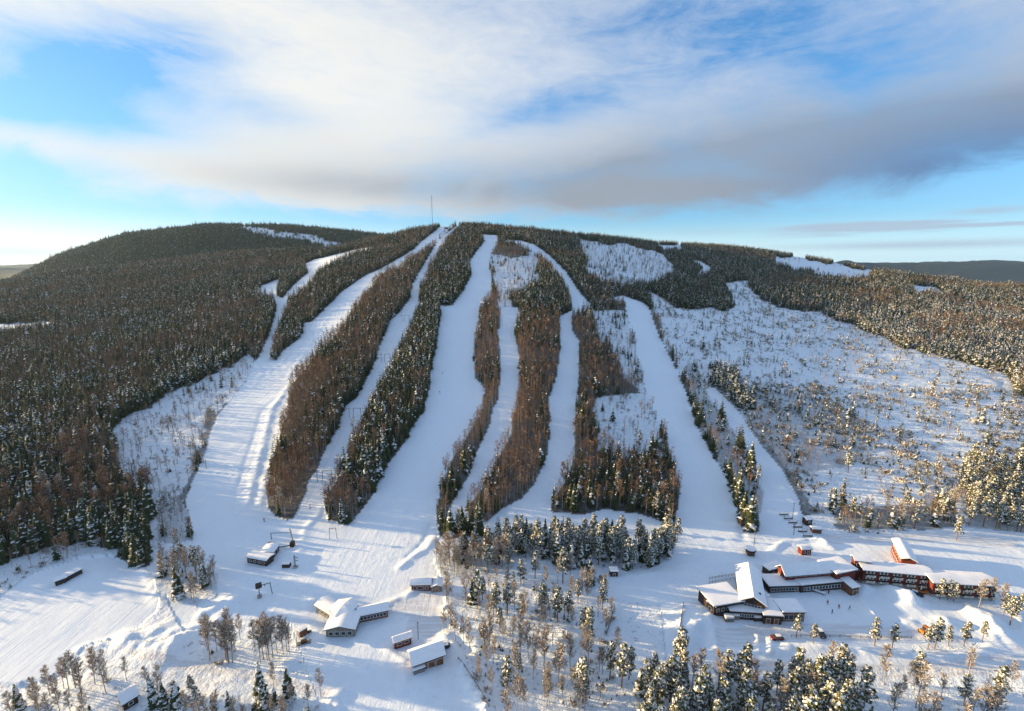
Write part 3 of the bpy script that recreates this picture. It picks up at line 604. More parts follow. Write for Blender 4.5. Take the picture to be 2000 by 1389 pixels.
def birch(seed, limbs, twigs, snow, w0=.030, bark='birch_bark'):
    tr = TB(seed * 2 + 1); r = tr.r; lean = Vector((r.uniform(-.5, .5), r.uniform(-.5, .5), 9.6))
    tr.limb((0, 0, -.6), lean * .5, .115, .075, 0, 5); tr.limb(lean * .5, lean, .075, .012, 0, 4)
    cr = TB(seed); r = cr.r; base = r.uniform(.28, .4)
    for i in range(limbs):
        f = (i + r.random()) / limbs; z = 9.6 * (base + (1 - base) * f * .93)
        a = r.random() * 6.283; L = (1 - f) ** .55 * r.uniform(1.1, 2.0) + .35
        o = Vector((lean.x * z / 9.6, lean.y * z / 9.6, z)); d = Vector((math.cos(a) * .62, math.sin(a) * .62, r.uniform(.7, 1.05))).normalized()
        e = o + d * L; cr.limb(o, e, .035, .010, 1, 3)
        for k in range(twigs):
            q = o.lerp(e, r.uniform(.2, 1.0)); d2 = (d + Vector((r.gauss(0, .55), r.gauss(0, .55), r.gauss(.05, .45)))).normalized()
            tl = r.uniform(.35, .95); s_ = d2.orthogonal().normalized(); s_.rotate(__import__('mathutils').Quaternion(d2, r.random() * 6.28))
            ww = w0 * r.uniform(.7, 1.4)
            cr.quad(q, q + d2 * tl * .5 + s_ * ww, q + d2 * tl + Vector((0, 0, -.12)), q + d2 * tl * .5 - s_ * ww, 2 if r.random() < snow else 0)
    return tr, cr, [bark], ['birch_twigs', 'dark_bark', 'frost']
def proto(kind, seed, fine, snow):
    if kind == 'spruce': a = spruce(seed, 19, 11, snow) if fine else spruce(seed, 9, 6, snow)
    elif kind == 'pine': a = pine(seed, 46, 20, snow) if fine else pine(seed, 12, 7, snow)
    else: a = birch(seed, 34, 22, snow * 1.0, .042) if fine else birch(seed, 16, 8, snow * .4, .055)
    tr, cr, tm, cm = a
    return tr, cr, tm, cm
def joined(kind, seed, snow):
    tr, cr, tm, cm = proto(kind, seed, False, snow)
    off = len(cr.v); v = cr.v + tr.v; f = cr.f + [tuple(i + off for i in q) for q in tr.f]; mi = cr.m + [len(cm)] * len(tr.f)
    return fast_mesh(kind + '_tree', v, f, [MAT[x] for x in cm + tm], mi)
# far trees are picked by index from this unlinked collection: index = kind * 6 + snow level * 3 + variant
KINDS_ = ['spruce', 'birch', 'pine']
FAR = bpy.data.collections.new('forest_trees')
for k, kd in enumerate(KINDS_):
    for sl in range(2):
        for v_ in range(3):
            o = bpy.data.objects.new(f'tree_{k}{sl}{v_}', joined(kd, 50 + k * 10 + v_, (.025, .24)[sl])); FAR.objects.link(o)
bush_i = len(FAR.objects)
def bush(seed, snow):
    b_ = TB(seed); r = b_.r
    for k in range(34):
        d = Vector((r.gauss(0, .6), r.gauss(0, .6), abs(r.gauss(0, 1)) + .4)).normalized(); tl = r.uniform(4, 9)
        o_ = Vector((r.uniform(-1.5, 1.5), r.uniform(-1.5, 1.5), 0)); s_ = d.orthogonal().normalized() * r.uniform(.3, .6)
        b_.quad(o_, o_ + d * tl * .6 + s_, o_ + d * tl, o_ + d * tl * .6 - s_, 2 if r.random() < snow else 0)
    return fast_mesh('bush', b_.v, b_.f, [MAT['birch_twigs'], MAT['dark_bark'], MAT['frost']], b_.m)
for v_ in range(2):
    FAR.objects.link(bpy.data.objects.new(f'tree_90{v_}', bush(v_, .6)))
NEAR = {}
for k, kd in enumerate(KINDS_):
    for sl in range(2):
        for v_ in range(4):
            tr, cr, tm, cm = proto(kd, 100 + k * 20 + v_, True, ((.06, .36), (.06, .48), (.20, .42))[k][sl])
            NEAR[k, sl, v_] = (tr.mesh('trunk', tm), cr.mesh('crown', cm))

# ---------------------------------------------------------------- scatter
def grid_band(y0, y1, cell):
    xs = np.arange(-1.62 * y1, 1.62 * y1, cell); ys = np.arange(y0, y1, cell)
    A, B = np.meshgrid(xs, ys); A = A + rng.uniform(-.48, .48, A.shape) * cell; B = B + rng.uniform(-.48, .48, B.shape) * cell
    A, B = A.ravel(), B.ravel(); m_ = np.abs(A) < 1.55 * B
    return A[m_], B[m_], cell
Q = []
for y0, y1, cell in ((75, 420, 2.5), (420, 700, 3.0), (700, 1100, 4.0), (1100, 1700, 5.2), (1700, 3300, 9.0)):
    A, B, cell = grid_band(y0, y1, cell)
    z = base_h(A, B); px, py, dep = project(A, B, z)
    wi = wood_of(px, py, B); gm = groom_of(px, py, B)
    for i in (0,):
        pass
    den = _den[wi] * (2.5 / 3.0) ** 0
    # woods thin out and thicken in patches
    patch = .86 + .30 * fbm(A / 25, B / 25, 3, 21)
    keep = (gm < .5) & (rng.random(len(A)) < np.minimum(den * patch, 1.0) * (.74 if cell == 2.5 else .86)) & (px > -420) & (px < 2280) & (py > 330)
    # behind the crest nothing shows
    t_ = A / B; yr = prof(TYR, t_)
    keep &= ~((B > yr + 90) & (B < 1900) & (B < prof(TYF, t_) - 900))
    if cell == 9.0: keep &= (B < prof(TYF, t_) + 60) & (z > 40)
    # outside a side strip of the frame only what throws shade into it
    A, B, px, py, dep, wi = (q[keep] for q in (A, B, px, py, dep, wi)); Q.append((A, B, px, py, dep, wi, np.full(len(A), cell)))
A, B, PXs, PYs, DEP, WI, CELL = (np.concatenate([q[i] for q in Q]) for i in range(7))
# trees the photograph shows one by one: foot of the trunk in the picture, kind, height
SOLO = [(969, 1199, 'p', 13), (1064, 1201, 'p', 13.5), (1058, 1196, 'p', 12), (1089, 1215, 'p', 15), (1110, 1210, 'p', 12), (1129, 1183, 'p', 10.5), (1176, 1192, 'p', 13.5), (1017, 1215, 'p', 12),
        (1150, 1200, 'p', 8), (1147, 1262, 'p', 16), (1139, 1245, 'p', 12), (1191, 1324, 'p', 14), (1214, 1341, 'p', 16), (1228, 1326, 'p', 12), (1138, 1372, 'p', 17), (1128, 1362, 'p', 13), (991, 1354, 'p', 13),
        (955, 1150, 'p', 8), (990, 1142, 'p', 9), (1017, 1140, 'p', 11), (1045, 1130, 'p', 13), (1028, 1128, 'p', 9), (1171, 1122, 'p', 8), (1085, 1118, 'p', 7), (946, 1270, 'p', 10), (1068, 1352, 'p', 9),
        (1090, 1340, 'b', 18), (1062, 1302, 'b', 16), (1032, 1288, 'b', 15), (1140, 1290, 'b', 13), (1005, 1190, 'b', 12), (988, 1200, 'b', 11), (866, 1235, 'b', 10), (880, 1232, 'b', 11), (862, 1228, 'b', 9), (875, 1172, 'b', 13),
        (1555, 1246, 'p', 9.5), (1588, 1258, 'p', 8), (1708, 1262, 'p', 11), (1742, 1266, 'p', 9.5), (1812, 1268, 'p', 10), (1825, 1268, 'p', 12), (1852, 1262, 'p', 8), (1882, 1262, 'p', 10), (1918, 1254, 'p', 8),
        (1632, 1244, 'b', 7), (1660, 1246, 'b', 6.5), (1690, 1242, 'b', 7), (1797, 1196, 'p', 8), (1835, 1170, 'p', 9), (1850, 1172, 'p', 9), (1862, 1176, 'p', 8.5), (1830, 1158, 'p', 7), (1643, 1058, 'p', 8.5), (1680, 1068, 'b', 7),
        (1910, 1190, 'b', 13), (1885, 1178, 'b', 10), (1936, 1175, 'b', 11), (1952, 1190, 'b', 12), (1960, 1200, 'p', 9), (1972, 1222, 'p', 12), (1985, 1206, 'p', 10), (1868, 1055, 'p', 12.5),
        (1790, 1335, 'p', 12), (1775, 1330, 'b', 9), (1890, 1330, 'b', 12), (1455, 1345, 'p', 14), (1450, 1340, 'p', 12), (1590, 1350, 'p', 11), (1640, 1330, 'p', 12), (1618, 1310, 'b', 12), (1535, 1310, 'p', 6),
        (1300, 1085, 'p', 15), (1288, 1092, 'p', 14), (1310, 1078, 'p', 13), (1320, 1088, 's', 9), (1322, 1060, 'p', 13), (1300, 1038, 'p', 10), (1045, 1058, 's', 11), (1020, 1050, 'p', 12), (1008, 1056, 'p', 13), (990, 1058, 'p', 13), (1375, 1088, 's', 4),
        (508, 1293, 'b', 15), (515, 1285, 'b', 16), (526, 1288, 'b', 16), (533, 1282, 'b', 15), (541, 1272, 'b', 14), (551, 1258, 'b', 13), (565, 1276, 'b', 12), (522, 1262, 'b', 14), (498, 1270, 'b', 13),
        (446, 1292, 'b', 14), (440, 1284, 'b', 14), (423, 1272, 'b', 12), (453, 1277, 'b', 13), (460, 1270, 'b', 12), (469, 1248, 'b', 10), (432, 1268, 'b', 12), (409, 1278, 'b', 8),
        (265, 1240, 'b', 8), (285, 1245, 'b', 7.5), (327, 1222, 'b', 9), (347, 1240, 'b', 9), (300, 1262, 'b', 8), (284, 1258, 'b', 8), (185, 1330, 'b', 12), (208, 1358, 'b', 13), (172, 1305, 'b', 7), (268, 1300, 'b', 7),
        (148, 1345, 'b', 14), (135, 1350, 'b', 13), (160, 1362, 'b', 12), (125, 1345, 'b', 11), (98, 1360, 'b', 11), (112, 1372, 'b', 10), (310, 1368, 'b', 13), (300, 1378, 's', 11), (322, 1385, 's', 10), (290, 1350, 'b', 9), (38, 1385, 's', 9),
        (470, 1333, 's', 7), (508, 1382, 's', 12), (516, 1395, 's', 12), (540, 1398, 's', 10), (450, 1405, 's', 10), (418, 1400, 's', 8), (627, 1362, 'b', 10), (535, 1345, 'b', 10), (560, 1350, 'b', 8),
        (395, 1335, 'b', 5), (380, 1335, 'b', 6), (352, 1015, 'b', 12), (340, 1058, 'b', 12), (330, 1062, 'b', 11), (1690, 890, 'p', 8), (1655, 870, 'p', 12), (1642, 888, 'p', 12), (1578, 935, 'p', 10), (1568, 952, 's', 8), (1472, 860, 's', 8),
        (1439, 970, 's', 12), (1460, 975, 's', 11), (1462, 1000, 'b', 12), (1476, 1002, 'b', 12), (1448, 965, 's', 9), (1570, 640, 'p', 12), (1528, 672, 'p', 10), (1465, 655, 'p', 9), (1630, 690, 'p', 8), (1503, 690, 'p', 8)]
W_LAST = len(WOODS); WOODS.append(('solo', None, 0, (0, 0, 0), 10, 0)); WOOD_NAMES = sorted({w_[0] for w_ in WOODS})
sol = [ray_ground(s_[0], s_[1]) for s_ in SOLO]
nA = len(A)
kind = np.zeros(nA, int); hh = np.zeros(nA); mixA = np.array([w_[3] for w_ in WOODS]); hm = np.array([w_[4] for w_ in WOODS]); hs = np.array([w_[5] for w_ in WOODS])
# birches and conifers grow in patches
pn = fbm(A / 55, B / 55, 3, 31) * .75 + rng.uniform(-.42, .42, nA)
mx = mixA[WI]; bsh = mx[:, 1]
thr = np.clip(bsh + 0.0, 0, 1)
u_ = (np.argsort(np.argsort(pn)) + .5) / nA
rr = rng.random(nA)
con_pine = mx[:, 2] / np.maximum(mx[:, 0] + mx[:, 2], 1e-6)
kind = np.where(u_ < thr, 1, np.where(rr < con_pine, 2, 0))
hh = hm[WI] * (1 + hs[WI] * rng.normal(0, 1, nA)) * np.where(kind == 1, .95, 1.0) * (1 + .10 * fbm(A / 20, B / 20, 2, 41))
hh = np.clip(hh, 2.0, 18.5); hh *= np.where(CELL == 9.0, 1.2 * (1 + .22 * rng.normal(0, 1, nA)), 1)
dy_ = ground(A, B)
A = np.append(A, [p.x for p in sol]); B = np.append(B, [p.y for p in sol]); kind = np.append(kind, [{'s': 0, 'b': 1, 'p': 2}[s_[2]] for s_ in SOLO]); hh = np.append(hh, [s_[3] for s_ in SOLO])
WI = np.append(WI, np.full(len(sol), W_LAST)); CELL = np.append(CELL, np.full(len(sol), 2.5))
ZG = np.append(dy_, ground(A[nA:], B[nA:]))
PXs, PYs, DEP = project(A, B, ZG); rot = rng.uniform(0, 6.283, len(A)); vr = rng.integers(0, 3, len(A))
# keep trunks out of the buildings
for (x0, x1, y0, y1) in ((1370, 1600, 1085, 1215), (1490, 1960, 1050, 1170), (790, 865, 1120, 1165), (610, 765, 1165, 1245), (755, 880, 1232, 1315), (470, 540, 1055, 1110), (1180, 1215, 1102, 1130), (95, 165, 1100, 1140), (200, 290, 1335, 1440), (1735, 1810, 1040, 1105), (1555, 1612, 975, 1045)):
    ok = ~((PXs > x0) & (PXs < x1) & (PYs > y0) & (PYs < y1) & (WI != W_LAST))
    A, B, ZG, kind, hh, WI, CELL, PXs, PYs, DEP, rot, vr = (q[ok] for q in (A, B, ZG, kind, hh, WI, CELL, PXs, PYs, DEP, rot, vr))
# snow on the crowns: heavier on the knoll, the front and the right-hand side
snowy = np.zeros(len(A), int)
names = np.array([w_[0] for w_ in WOODS])[WI]
sn = np.isin(names, ['knoll_pine', 'grove', 'front_pine', 'front_right', 'rink_pines', 'right_pines', 'solo', 'clearing', 'clearing_edge', 'thin_strip', 'knoll_birch', 'birch_front', 'birch_mid', 'birch_left'])
snowy[sn] = 1
snowy[(names == 'right')] = 1 * (rng.random((names == 'right').sum()) < sst(PXs[names == 'right'], 1400, 1900) * sst(PYs[names == 'right'], 535, 640))
snowy[(~sn) & (rng.random(len(A)) < np.where(np.isin(names, ['left', 'top', 'strip_one', 'east_top']), .05 + .25 * (fbm(A / 45, B / 45, 2, 91) > .3), .14))] = 1
farm = (CELL == 9.0)
snowy[farm] = 0; kind[farm & (PXs < 1000)] = 0  # plain dark spruce here, partly in place of the far hill's shade
size = hh / DEP * F
inview = (PXs > -40) & (PXs < 2040) & (PYs - size * .9 < 1389) & (PYs > 380)
print('trees', len(A), 'in view', inview.sum())

LAB = {
 'front_pine': 'snow-laden {k} in the dense stand along the bottom edge',
 'front_right': 'frosted {k} on shaded snow in the bottom right corner',
 'right_pines': 'frosted {k} in the wood on the right edge above the hotel wings',
 'knoll_pine': 'snow-covered {k} in the dark band above the snowy forecourt',
 'knoll_birch': 'bare brown {k} in the birch clump behind the small red cafe',
 'knoll_bush': 'low bare {k} behind the dark pine band',
 'grove': 'thin {k} on the sunlit snowy knoll left of the empty rink',
 'birch_left': 'brown {k} in the clump beside the frozen field at the lower left',
 'birch_mid': 'bare {k} among long trunks beside the brown trailer',
 'birch_front': 'bare grey {k} in the thicket around the dark cabin',
 'rink_pines': 'short snowy {k} in the row along the car park edge',
 'thin_strip': 'sunlit {k} in the strip between the two right slopes',
 'clearing': '{k} standing in the open felled hillside on the right',
 'clearing_edge': '{k} in the dense row above the track behind the hotel',
 'strip_two': '{k} at the foot of the wide brown wood',
 'strip_three': '{k} at the foot of the dark wood beside the lift line',
 'strip_four': '{k} in the narrow wood right of the central slope',
 'strip_five': '{k} in the long brown birch wood right of centre',
 'strip_six': '{k} in the brown wood around the sparse patch',
 'left_gap': 'slender {k} on the sparse slope at left',
 'left_foot': '{k} by the narrow snow gap at the foot of the left hillside',
 'lake_edge': 'thin {k} on the snowy bank above the frozen field',
 'left': '{k} in the dark forest covering the left hillside',
 'right': '{k} in the forest beyond the felled hillside', 'top': '{k} below the summit', 'strip_one': '{k} in the wood beside the left run', 'east_top': '{k} below the east summit',
}
KW = {0: 'spruce', 1: 'birch', 2: 'pine'}
near_sel = np.zeros(len(A), bool)
for k in range(3):
    c_ = np.where(inview & (kind == k))[0]; c_ = c_[np.argsort(-size[c_])][:300]
    near_sel[c_] = True
near_sel |= (names == 'solo') & False
def near_tree(x, y, z, k, h_, rz, sl, v_, label, group, wide=1.0):
    nm = KW[k] + '_tree'
    e = bpy.data.objects.new(nm, None); e.empty_display_size = .5; SC.collection.objects.link(e)
    e.location = (x, y, z); e.rotation_euler = (0, 0, rz); s_ = h_ / 10; e.scale = (s_ * wide, s_ * wide, s_)
    for me in NEAR[k, sl, v_]:
        o = bpy.data.objects.new(me.name.split('.')[0], me); SC.collection.objects.link(o); o.parent = e
    e['label'] = label; e['category'] = 'tree'
    if group: e['group'] = group
    return e
SOLO_SPOT = {'p': 'pine', 'b': 'birch', 's': 'spruce'}
_used = {}
def solo_label(px, py, k, h_):
    spots = [(1180, 'on the snowy knoll left of the empty rink', 900, 1230, 1180, 1400), (0, 'by the car park between the rink and the road', 1530, 1930, 1235, 1275), (0, 'in front of the right hotel wing', 1780, 1990, 1140, 1230),
             (0, 'below the road near the bottom edge', 1240, 2000, 1290, 1400), (0, 'at the edge of the dark pine band', 960, 1330, 1020, 1130), (0, 'in the tall leaning birch group beside the brown trailer', 400, 600, 1235, 1300),
             (0, 'around the snow heaps by the frozen field', 160, 400, 1200, 1345), (0, 'near the dark cabin at the bottom left', 20, 360, 1340, 1400), (0, 'at the bottom edge left of the snowy driveway', 380, 660, 1300, 1410),
             (0, 'at the left edge of the sunlit knoll', 850, 960, 1150, 1280), (0, 'standing alone on the felled hillside', 1480, 1700, 600, 960), (0, 'between the two right-hand slopes', 1430, 1500, 850, 1010), (0, 'beside the snowy yard above the hotel', 1620, 1900, 1040, 1080)]
    for _, t_, x0, x1, y0, y1 in spots:
        if x0 <= px <= x1 and y0 <= py <= y1: return t_
    return 'at the foot of the ski slopes'
idxs = np.where(near_sel)[0]
PLACE = {}
for nmw in set(names[idxs]):
    for k in range(3):
        g_ = [i for i in idxs if names[i] == nmw and kind[i] == k]
        if len(g_) < 4: continue
        xr = np.argsort(np.argsort([PXs[i] for i in g_])) / len(g_); yr_ = np.argsort(np.argsort([-PYs[i] for i in g_])) / len(g_)
        nc = 5 if len(g_) > 30 else 3
        cn = ('far left', 'left', 'middle', 'right', 'far right') if nc == 5 else ('left', 'middle', 'right'); rn = ('front', 'second', 'rear') if len(g_) > 12 else ('front', 'rear')
        for i, a_, b_ in zip(g_, xr, yr_): PLACE[i] = ', ' + rn[int(b_ * len(rn))] + ' row, ' + cn[int(a_ * nc)]
for i in idxs:
    k = int(kind[i]); tall = 'tall' if hh[i] > 12.5 else ('short' if hh[i] < 8.5 else 'medium-sized')
    if names[i] == 'solo':
        sp_ = solo_label(PXs[i], PYs[i], k, hh[i])
        lab = f"{tall} {'snow-laden' if k == 2 else ('bare' if k == 1 else 'dark')} {KW[k]} {sp_}"; grp = 'trees ' + sp_
    else:
        lab = tall + ' ' + LAB[names[i]].format(k=KW[k]) + PLACE.get(i, ''); grp = LAB[names[i]].format(k=KW[k] + ('es' if k == 1 else 's')).replace('slender ', '').replace('tall ', '')
    if len(lab.split()) > 16: lab = lab.replace(tall + ' ', '', 1)
    if len(lab.split()) > 16: lab = lab.split(',')[0]
    near_tree(float(A[i]), float(B[i]), float(ZG[i]), k, float(hh[i]), float(rot[i]), int(snowy[i]), i % 4, lab, grp, (1.0, 1.0, 1.05)[k])
print('single trees', len(idxs))

# ---------------------------------------------------------------- everything else: one mass per wood, trees set by geometry nodes
def scatter_group(coll):
    ng = bpy.data.node_groups.new('scatter', 'GeometryNodeTree')
    ng.interface.new_socket('Geometry', in_out='INPUT', socket_type='NodeSocketGeometry'); ng.interface.new_socket('Geometry', in_out='OUTPUT', socket_type='NodeSocketGeometry')
    n = ng.nodes; gi = n.new('NodeGroupInput'); go = n.new('NodeGroupOutput'); ip = n.new('GeometryNodeInstanceOnPoints'); ci = n.new('GeometryNodeCollectionInfo')
    ci.inputs['Collection'].default_value = coll; ci.inputs['Separate Children'].default_value = True; ci.inputs['Reset Children'].default_value = True
    def na(nm, ty):
        a = n.new('GeometryNodeInputNamedAttribute'); a.data_type = ty; a.inputs['Name'].default_value = nm
        return [o_ for o_ in a.outputs if o_.enabled][0]
    ng.links.new(gi.outputs[0], ip.inputs['Points']); ng.links.new(ci.outputs[0], ip.inputs['Instance']); ip.inputs['Pick Instance'].default_value = True
    ng.links.new(na('pick', 'INT'), ip.inputs['Instance Index']); ng.links.new(na('turn', 'FLOAT_VECTOR'), ip.inputs['Rotation']); ng.links.new(na('size', 'FLOAT_VECTOR'), ip.inputs['Scale'])
    ng.links.new(ip.outputs[0], go.inputs[0])
    return ng
NG = scatter_group(FAR)
def mass(name, label, cat, x, y, z, pick, turn, sx, sz):
    me = bpy.data.meshes.new(name); me.vertices.add(len(x)); me.vertices.foreach_set('co', np.stack([x, y, z], 1).astype(np.float32).ravel())
    a = me.attributes.new('pick', 'INT', 'POINT'); a.data.foreach_set('value', pick.astype(np.int32))
    a = me.attributes.new('turn', 'FLOAT_VECTOR', 'POINT'); a.data.foreach_set('vector', np.stack([turn * 0, turn * 0, turn], 1).astype(np.float32).ravel())
    a = me.attributes.new('size', 'FLOAT_VECTOR', 'POINT'); a.data.foreach_set('vector', np.stack([sx, sx, sz], 1).astype(np.float32).ravel())
    o = bpy.data.objects.new(name, me); SC.collection.objects.link(o)
    md = o.modifiers.new('trees', 'NODES'); md.node_group = NG
    o['kind'] = 'stuff'; o['label'] = label; o['category'] = cat
    return o
MASS = {'left': 'dark mixed forest covering the whole left hillside', 'top': 'dark spruce forest around the summit below the mast', 'strip_one': 'dark spruce wood between the two left-hand runs',
        'strip_two': 'wide brown and green wood left of the lift line', 'strip_three': 'dark green wood between the lift line and broad central slope', 'strip_four': 'narrow crooked brown wood right of the broad central slope',
        'strip_five': 'long brown birch wood right of centre', 'strip_six': 'brown wood around a sparse snow patch right of centre', 'east_top': 'dark forest below the lower eastern summit',
        'right': 'sunlit forest beyond the felled hillside on the right', 'clearing': 'scattered trees and brush on the felled hillside', 'clearing_edge': 'row of trees above the track behind the hotel',
        'right_pines': 'frosted pine wood on the right edge', 'thin_strip': 'thin strip of sunlit trees between the two right slopes', 'left_gap': 'sparse thin trees on the snow slope at left',
        'left_foot': 'bare trees at the foot of the left hillside', 'lake_edge': 'thin bare trees above the frozen field', 'far_gap': 'sparse trees on the snowy gap of the far left hill', 'field': 'trees',
        'far': 'dark forest on the rounded hill behind at left', 'foot': 'trees at the foot'}
nm2 = names.copy().astype(object); nm2[(CELL == 9.0) & (PXs < 1000)] = 'far'
masses = {}
rest = ~near_sel
wid = rng.uniform(.85, 1.2, len(A)) * np.where(CELL == 9.0, 1.9, np.where(CELL == 5.2, 1.35, np.where(CELL == 4.0, 1.15, 1.05))) * np.where(kind == 1, 1.15, 1.0)
for nmw in sorted(set(nm2[rest])):
    s_ = rest & (nm2 == nmw)
    if nmw == 'solo' or s_.sum() < 8:
        continue
    lab = MASS.get(nmw) or LAB[nmw].format(k='trees')
    mass('forest' if s_.sum() > 2500 else 'wood', lab, 'wood', A[s_], B[s_], ZG[s_], kind[s_] * 6 + snowy[s_] * 3 + vr[s_], rot[s_], hh[s_] / 10 * wid[s_], hh[s_] / 10)
# brush: knee- to head-high birch and spruce saplings on the felled slope, the knoll and under the thin woods
bx, by, bs, bp_ = [], [], [], []
for y0, y1, cell in ((90, 420, 2.0), (420, 1000, 3.2)):
    a_, b_, _ = grid_band(y0, y1, cell); z = base_h(a_, b_); px, py, _d = project(a_, b_, z); wi = wood_of(px, py, b_); nw = np.array([w_[0] for w_ in WOODS])[wi]; gm = groom_of(px, py, b_)
    pr = np.select([nw == 'clearing', nw == 'grove', nw == 'knoll_birch', nw == 'left_gap', np.isin(nw, ['lake_edge', 'birch_front', 'birch_mid', 'birch_left', 'left_foot', 'right_pines', 'knoll_bush']),
                    (nw == 'strip_six') & (_den[np.minimum(wi, len(_den) - 1)] < .3), (nw == 'strip_five') & (_den[np.minimum(wi, len(_den) - 1)] < .3), nw == 'knoll_pine'], [.46, .42, .4, .2, .3, .2, .2, .2], 0)
    pr = pr * np.clip(.6 + 2.0 * fbm(a_ / 16, b_ / 16, 3, 61), 0.05, 1.6)
    k_ = (gm < .5) & (rng.random(len(a_)) < pr) & (px > -60) & (px < 2080) & (py < 1450)
    bx.append(a_[k_]); by.append(b_[k_]); bs.append(np.clip(rng.gamma(2.6, .55, k_.sum()), .35, 3.8) * np.where(nw[k_] == 'clearing', 1.25, .8))
bx, by, bs = map(np.concatenate, (bx, by, bs)); n_ = len(bx); q_ = rng.random(n_)
pk = np.where(q_ < .5, bush_i + rng.integers(0, 2, n_), np.where(q_ < .78, 3 + rng.integers(0, 3, n_), 15 + rng.integers(0, 3, n_)))
ex = np.where(pk >= bush_i, 1.0, 1.35)
mass('brush', 'low frosted saplings and brush sprouting from the snow', 'brush', bx, by, ground(bx, by) - .05, pk, rng.uniform(0, 6.28, n_), bs * ex / 10 * 1.5, bs * ex / 10)
print('brush', n_)
# ================================================================== buildings
newmat('red_wood', (.155, .036, .026), .8, .2, .25, .9)
newmat('dark_wood', (.060, .042, .034), .85, .2, .35, .9)
newmat('brown_wood', (.17, .085, .05), .85, .2, .3, .9)
newmat('grey_wood', (.21, .19, .165), .85, .2, .25, .9)
newmat('concrete', (.36, .34, .31), .9, .2, .2, .6)
newmat('cream_paint', (.62, .58, .49), .6, .3, .08, 1)
newmat('white_paint', (.74, .73, .70), .6, .3, .06, 1)
newmat('roof_edge', (.045, .04, .04), .6, .3)
newmat('glass', (.02, .026, .034), .12, .6)
newmat('steel', (.13, .135, .14), .5, .5, .2, 3, .3)
newmat('pale_steel', (.42, .40, .38), .5, .5, .2, 3, .3)
newmat('rubber', (.02, .02, .022), .8, .2)
newmat('car_red', (.16, .022, .022), .3, .5)
newmat('car_black', (.02, .022, .026), .3, .5)
newmat('orange_paint', (.55, .17, .03), .45, .4)
newmat('yellow_paint', (.6, .42, .06), .45, .4)
newmat('cloth_dark', (.03, .035, .06), .9, .1)
newmat('cloth_red', (.35, .04, .04), .9, .1)
newmat('skin', (.5, .32, .24), .6, .3)

def part(name, verts, faces, mat, parent, smooth=False):
    me = bpy.data.meshes.new(name); me.from_pydata([tuple(v) for v in verts], [], faces); me.materials.append(MAT[mat])
    bm = bmesh.new(); bm.from_mesh(me); bmesh.ops.recalc_face_normals(bm, faces=bm.faces); bm.to_mesh(me); bm.free()
    if smooth:
        for p in me.polygons: p.use_smooth = True
    o = bpy.data.objects.new(name, me); return link(o, parent)
def empty(name, loc, label, cat, group=None, rz=0):
    o = bpy.data.objects.new(name, None); o.location = loc; o.rotation_euler = (0, 0, rz); link(o)
    o['label'] = label; o['category'] = cat
    if group: o['group'] = group
    return o
BOXF = [(0, 3, 2, 1), (4, 5, 6, 7), (0, 1, 5, 4), (1, 2, 6, 5), (2, 3, 7, 6), (3, 0, 4, 7)]
def boxv(x0, x1, y0, y1, z0, z1): return [(x0, y0, z0), (x1, y0, z0), (x1, y1, z0), (x0, y1, z0), (x0, y0, z1), (x1, y0, z1), (x1, y1, z1), (x0, y1, z1)]
def multi(name, boxes, mat, parent):
    v, f = [], []
    for b_ in boxes:
        i = len(v); v += boxv(*b_) if len(b_) == 6 else b_; f += [tuple(i + k for k in q) for q in BOXF]
    return part(name, v, f, mat, parent)
def bar(p, q, r, n=6):
    p, q = Vector(p), Vector(q); ax = (q - p).normalized(); u = ax.orthogonal().normalized(); w_ = ax.cross(u); v = []; f = []
    for k in range(n):
        a = 2 * math.pi * k / n; d = (u * math.cos(a) + w_ * math.sin(a)) * r; v += [tuple(p + d), tuple(q + d)]
    for k in range(n):
        k2 = (k + 1) % n; f.append((2 * k, 2 * k2, 2 * k2 + 1, 2 * k + 1))
    f.append(tuple(range(0, 2 * n, 2))); f.append(tuple(range(1, 2 * n, 2)))
    return v, f
def bars(name, segs, mat, parent, n=6):
    v, f = [], []
    for s_ in segs:
        a, b_ = bar(*s_, n=n) if len(s_) == 3 else bar(s_[0], s_[1], s_[2], n=n); i = len(v); v += a; f += [tuple(i + k for k in q) for q in b_]
    return part(name, v, f, mat, parent)

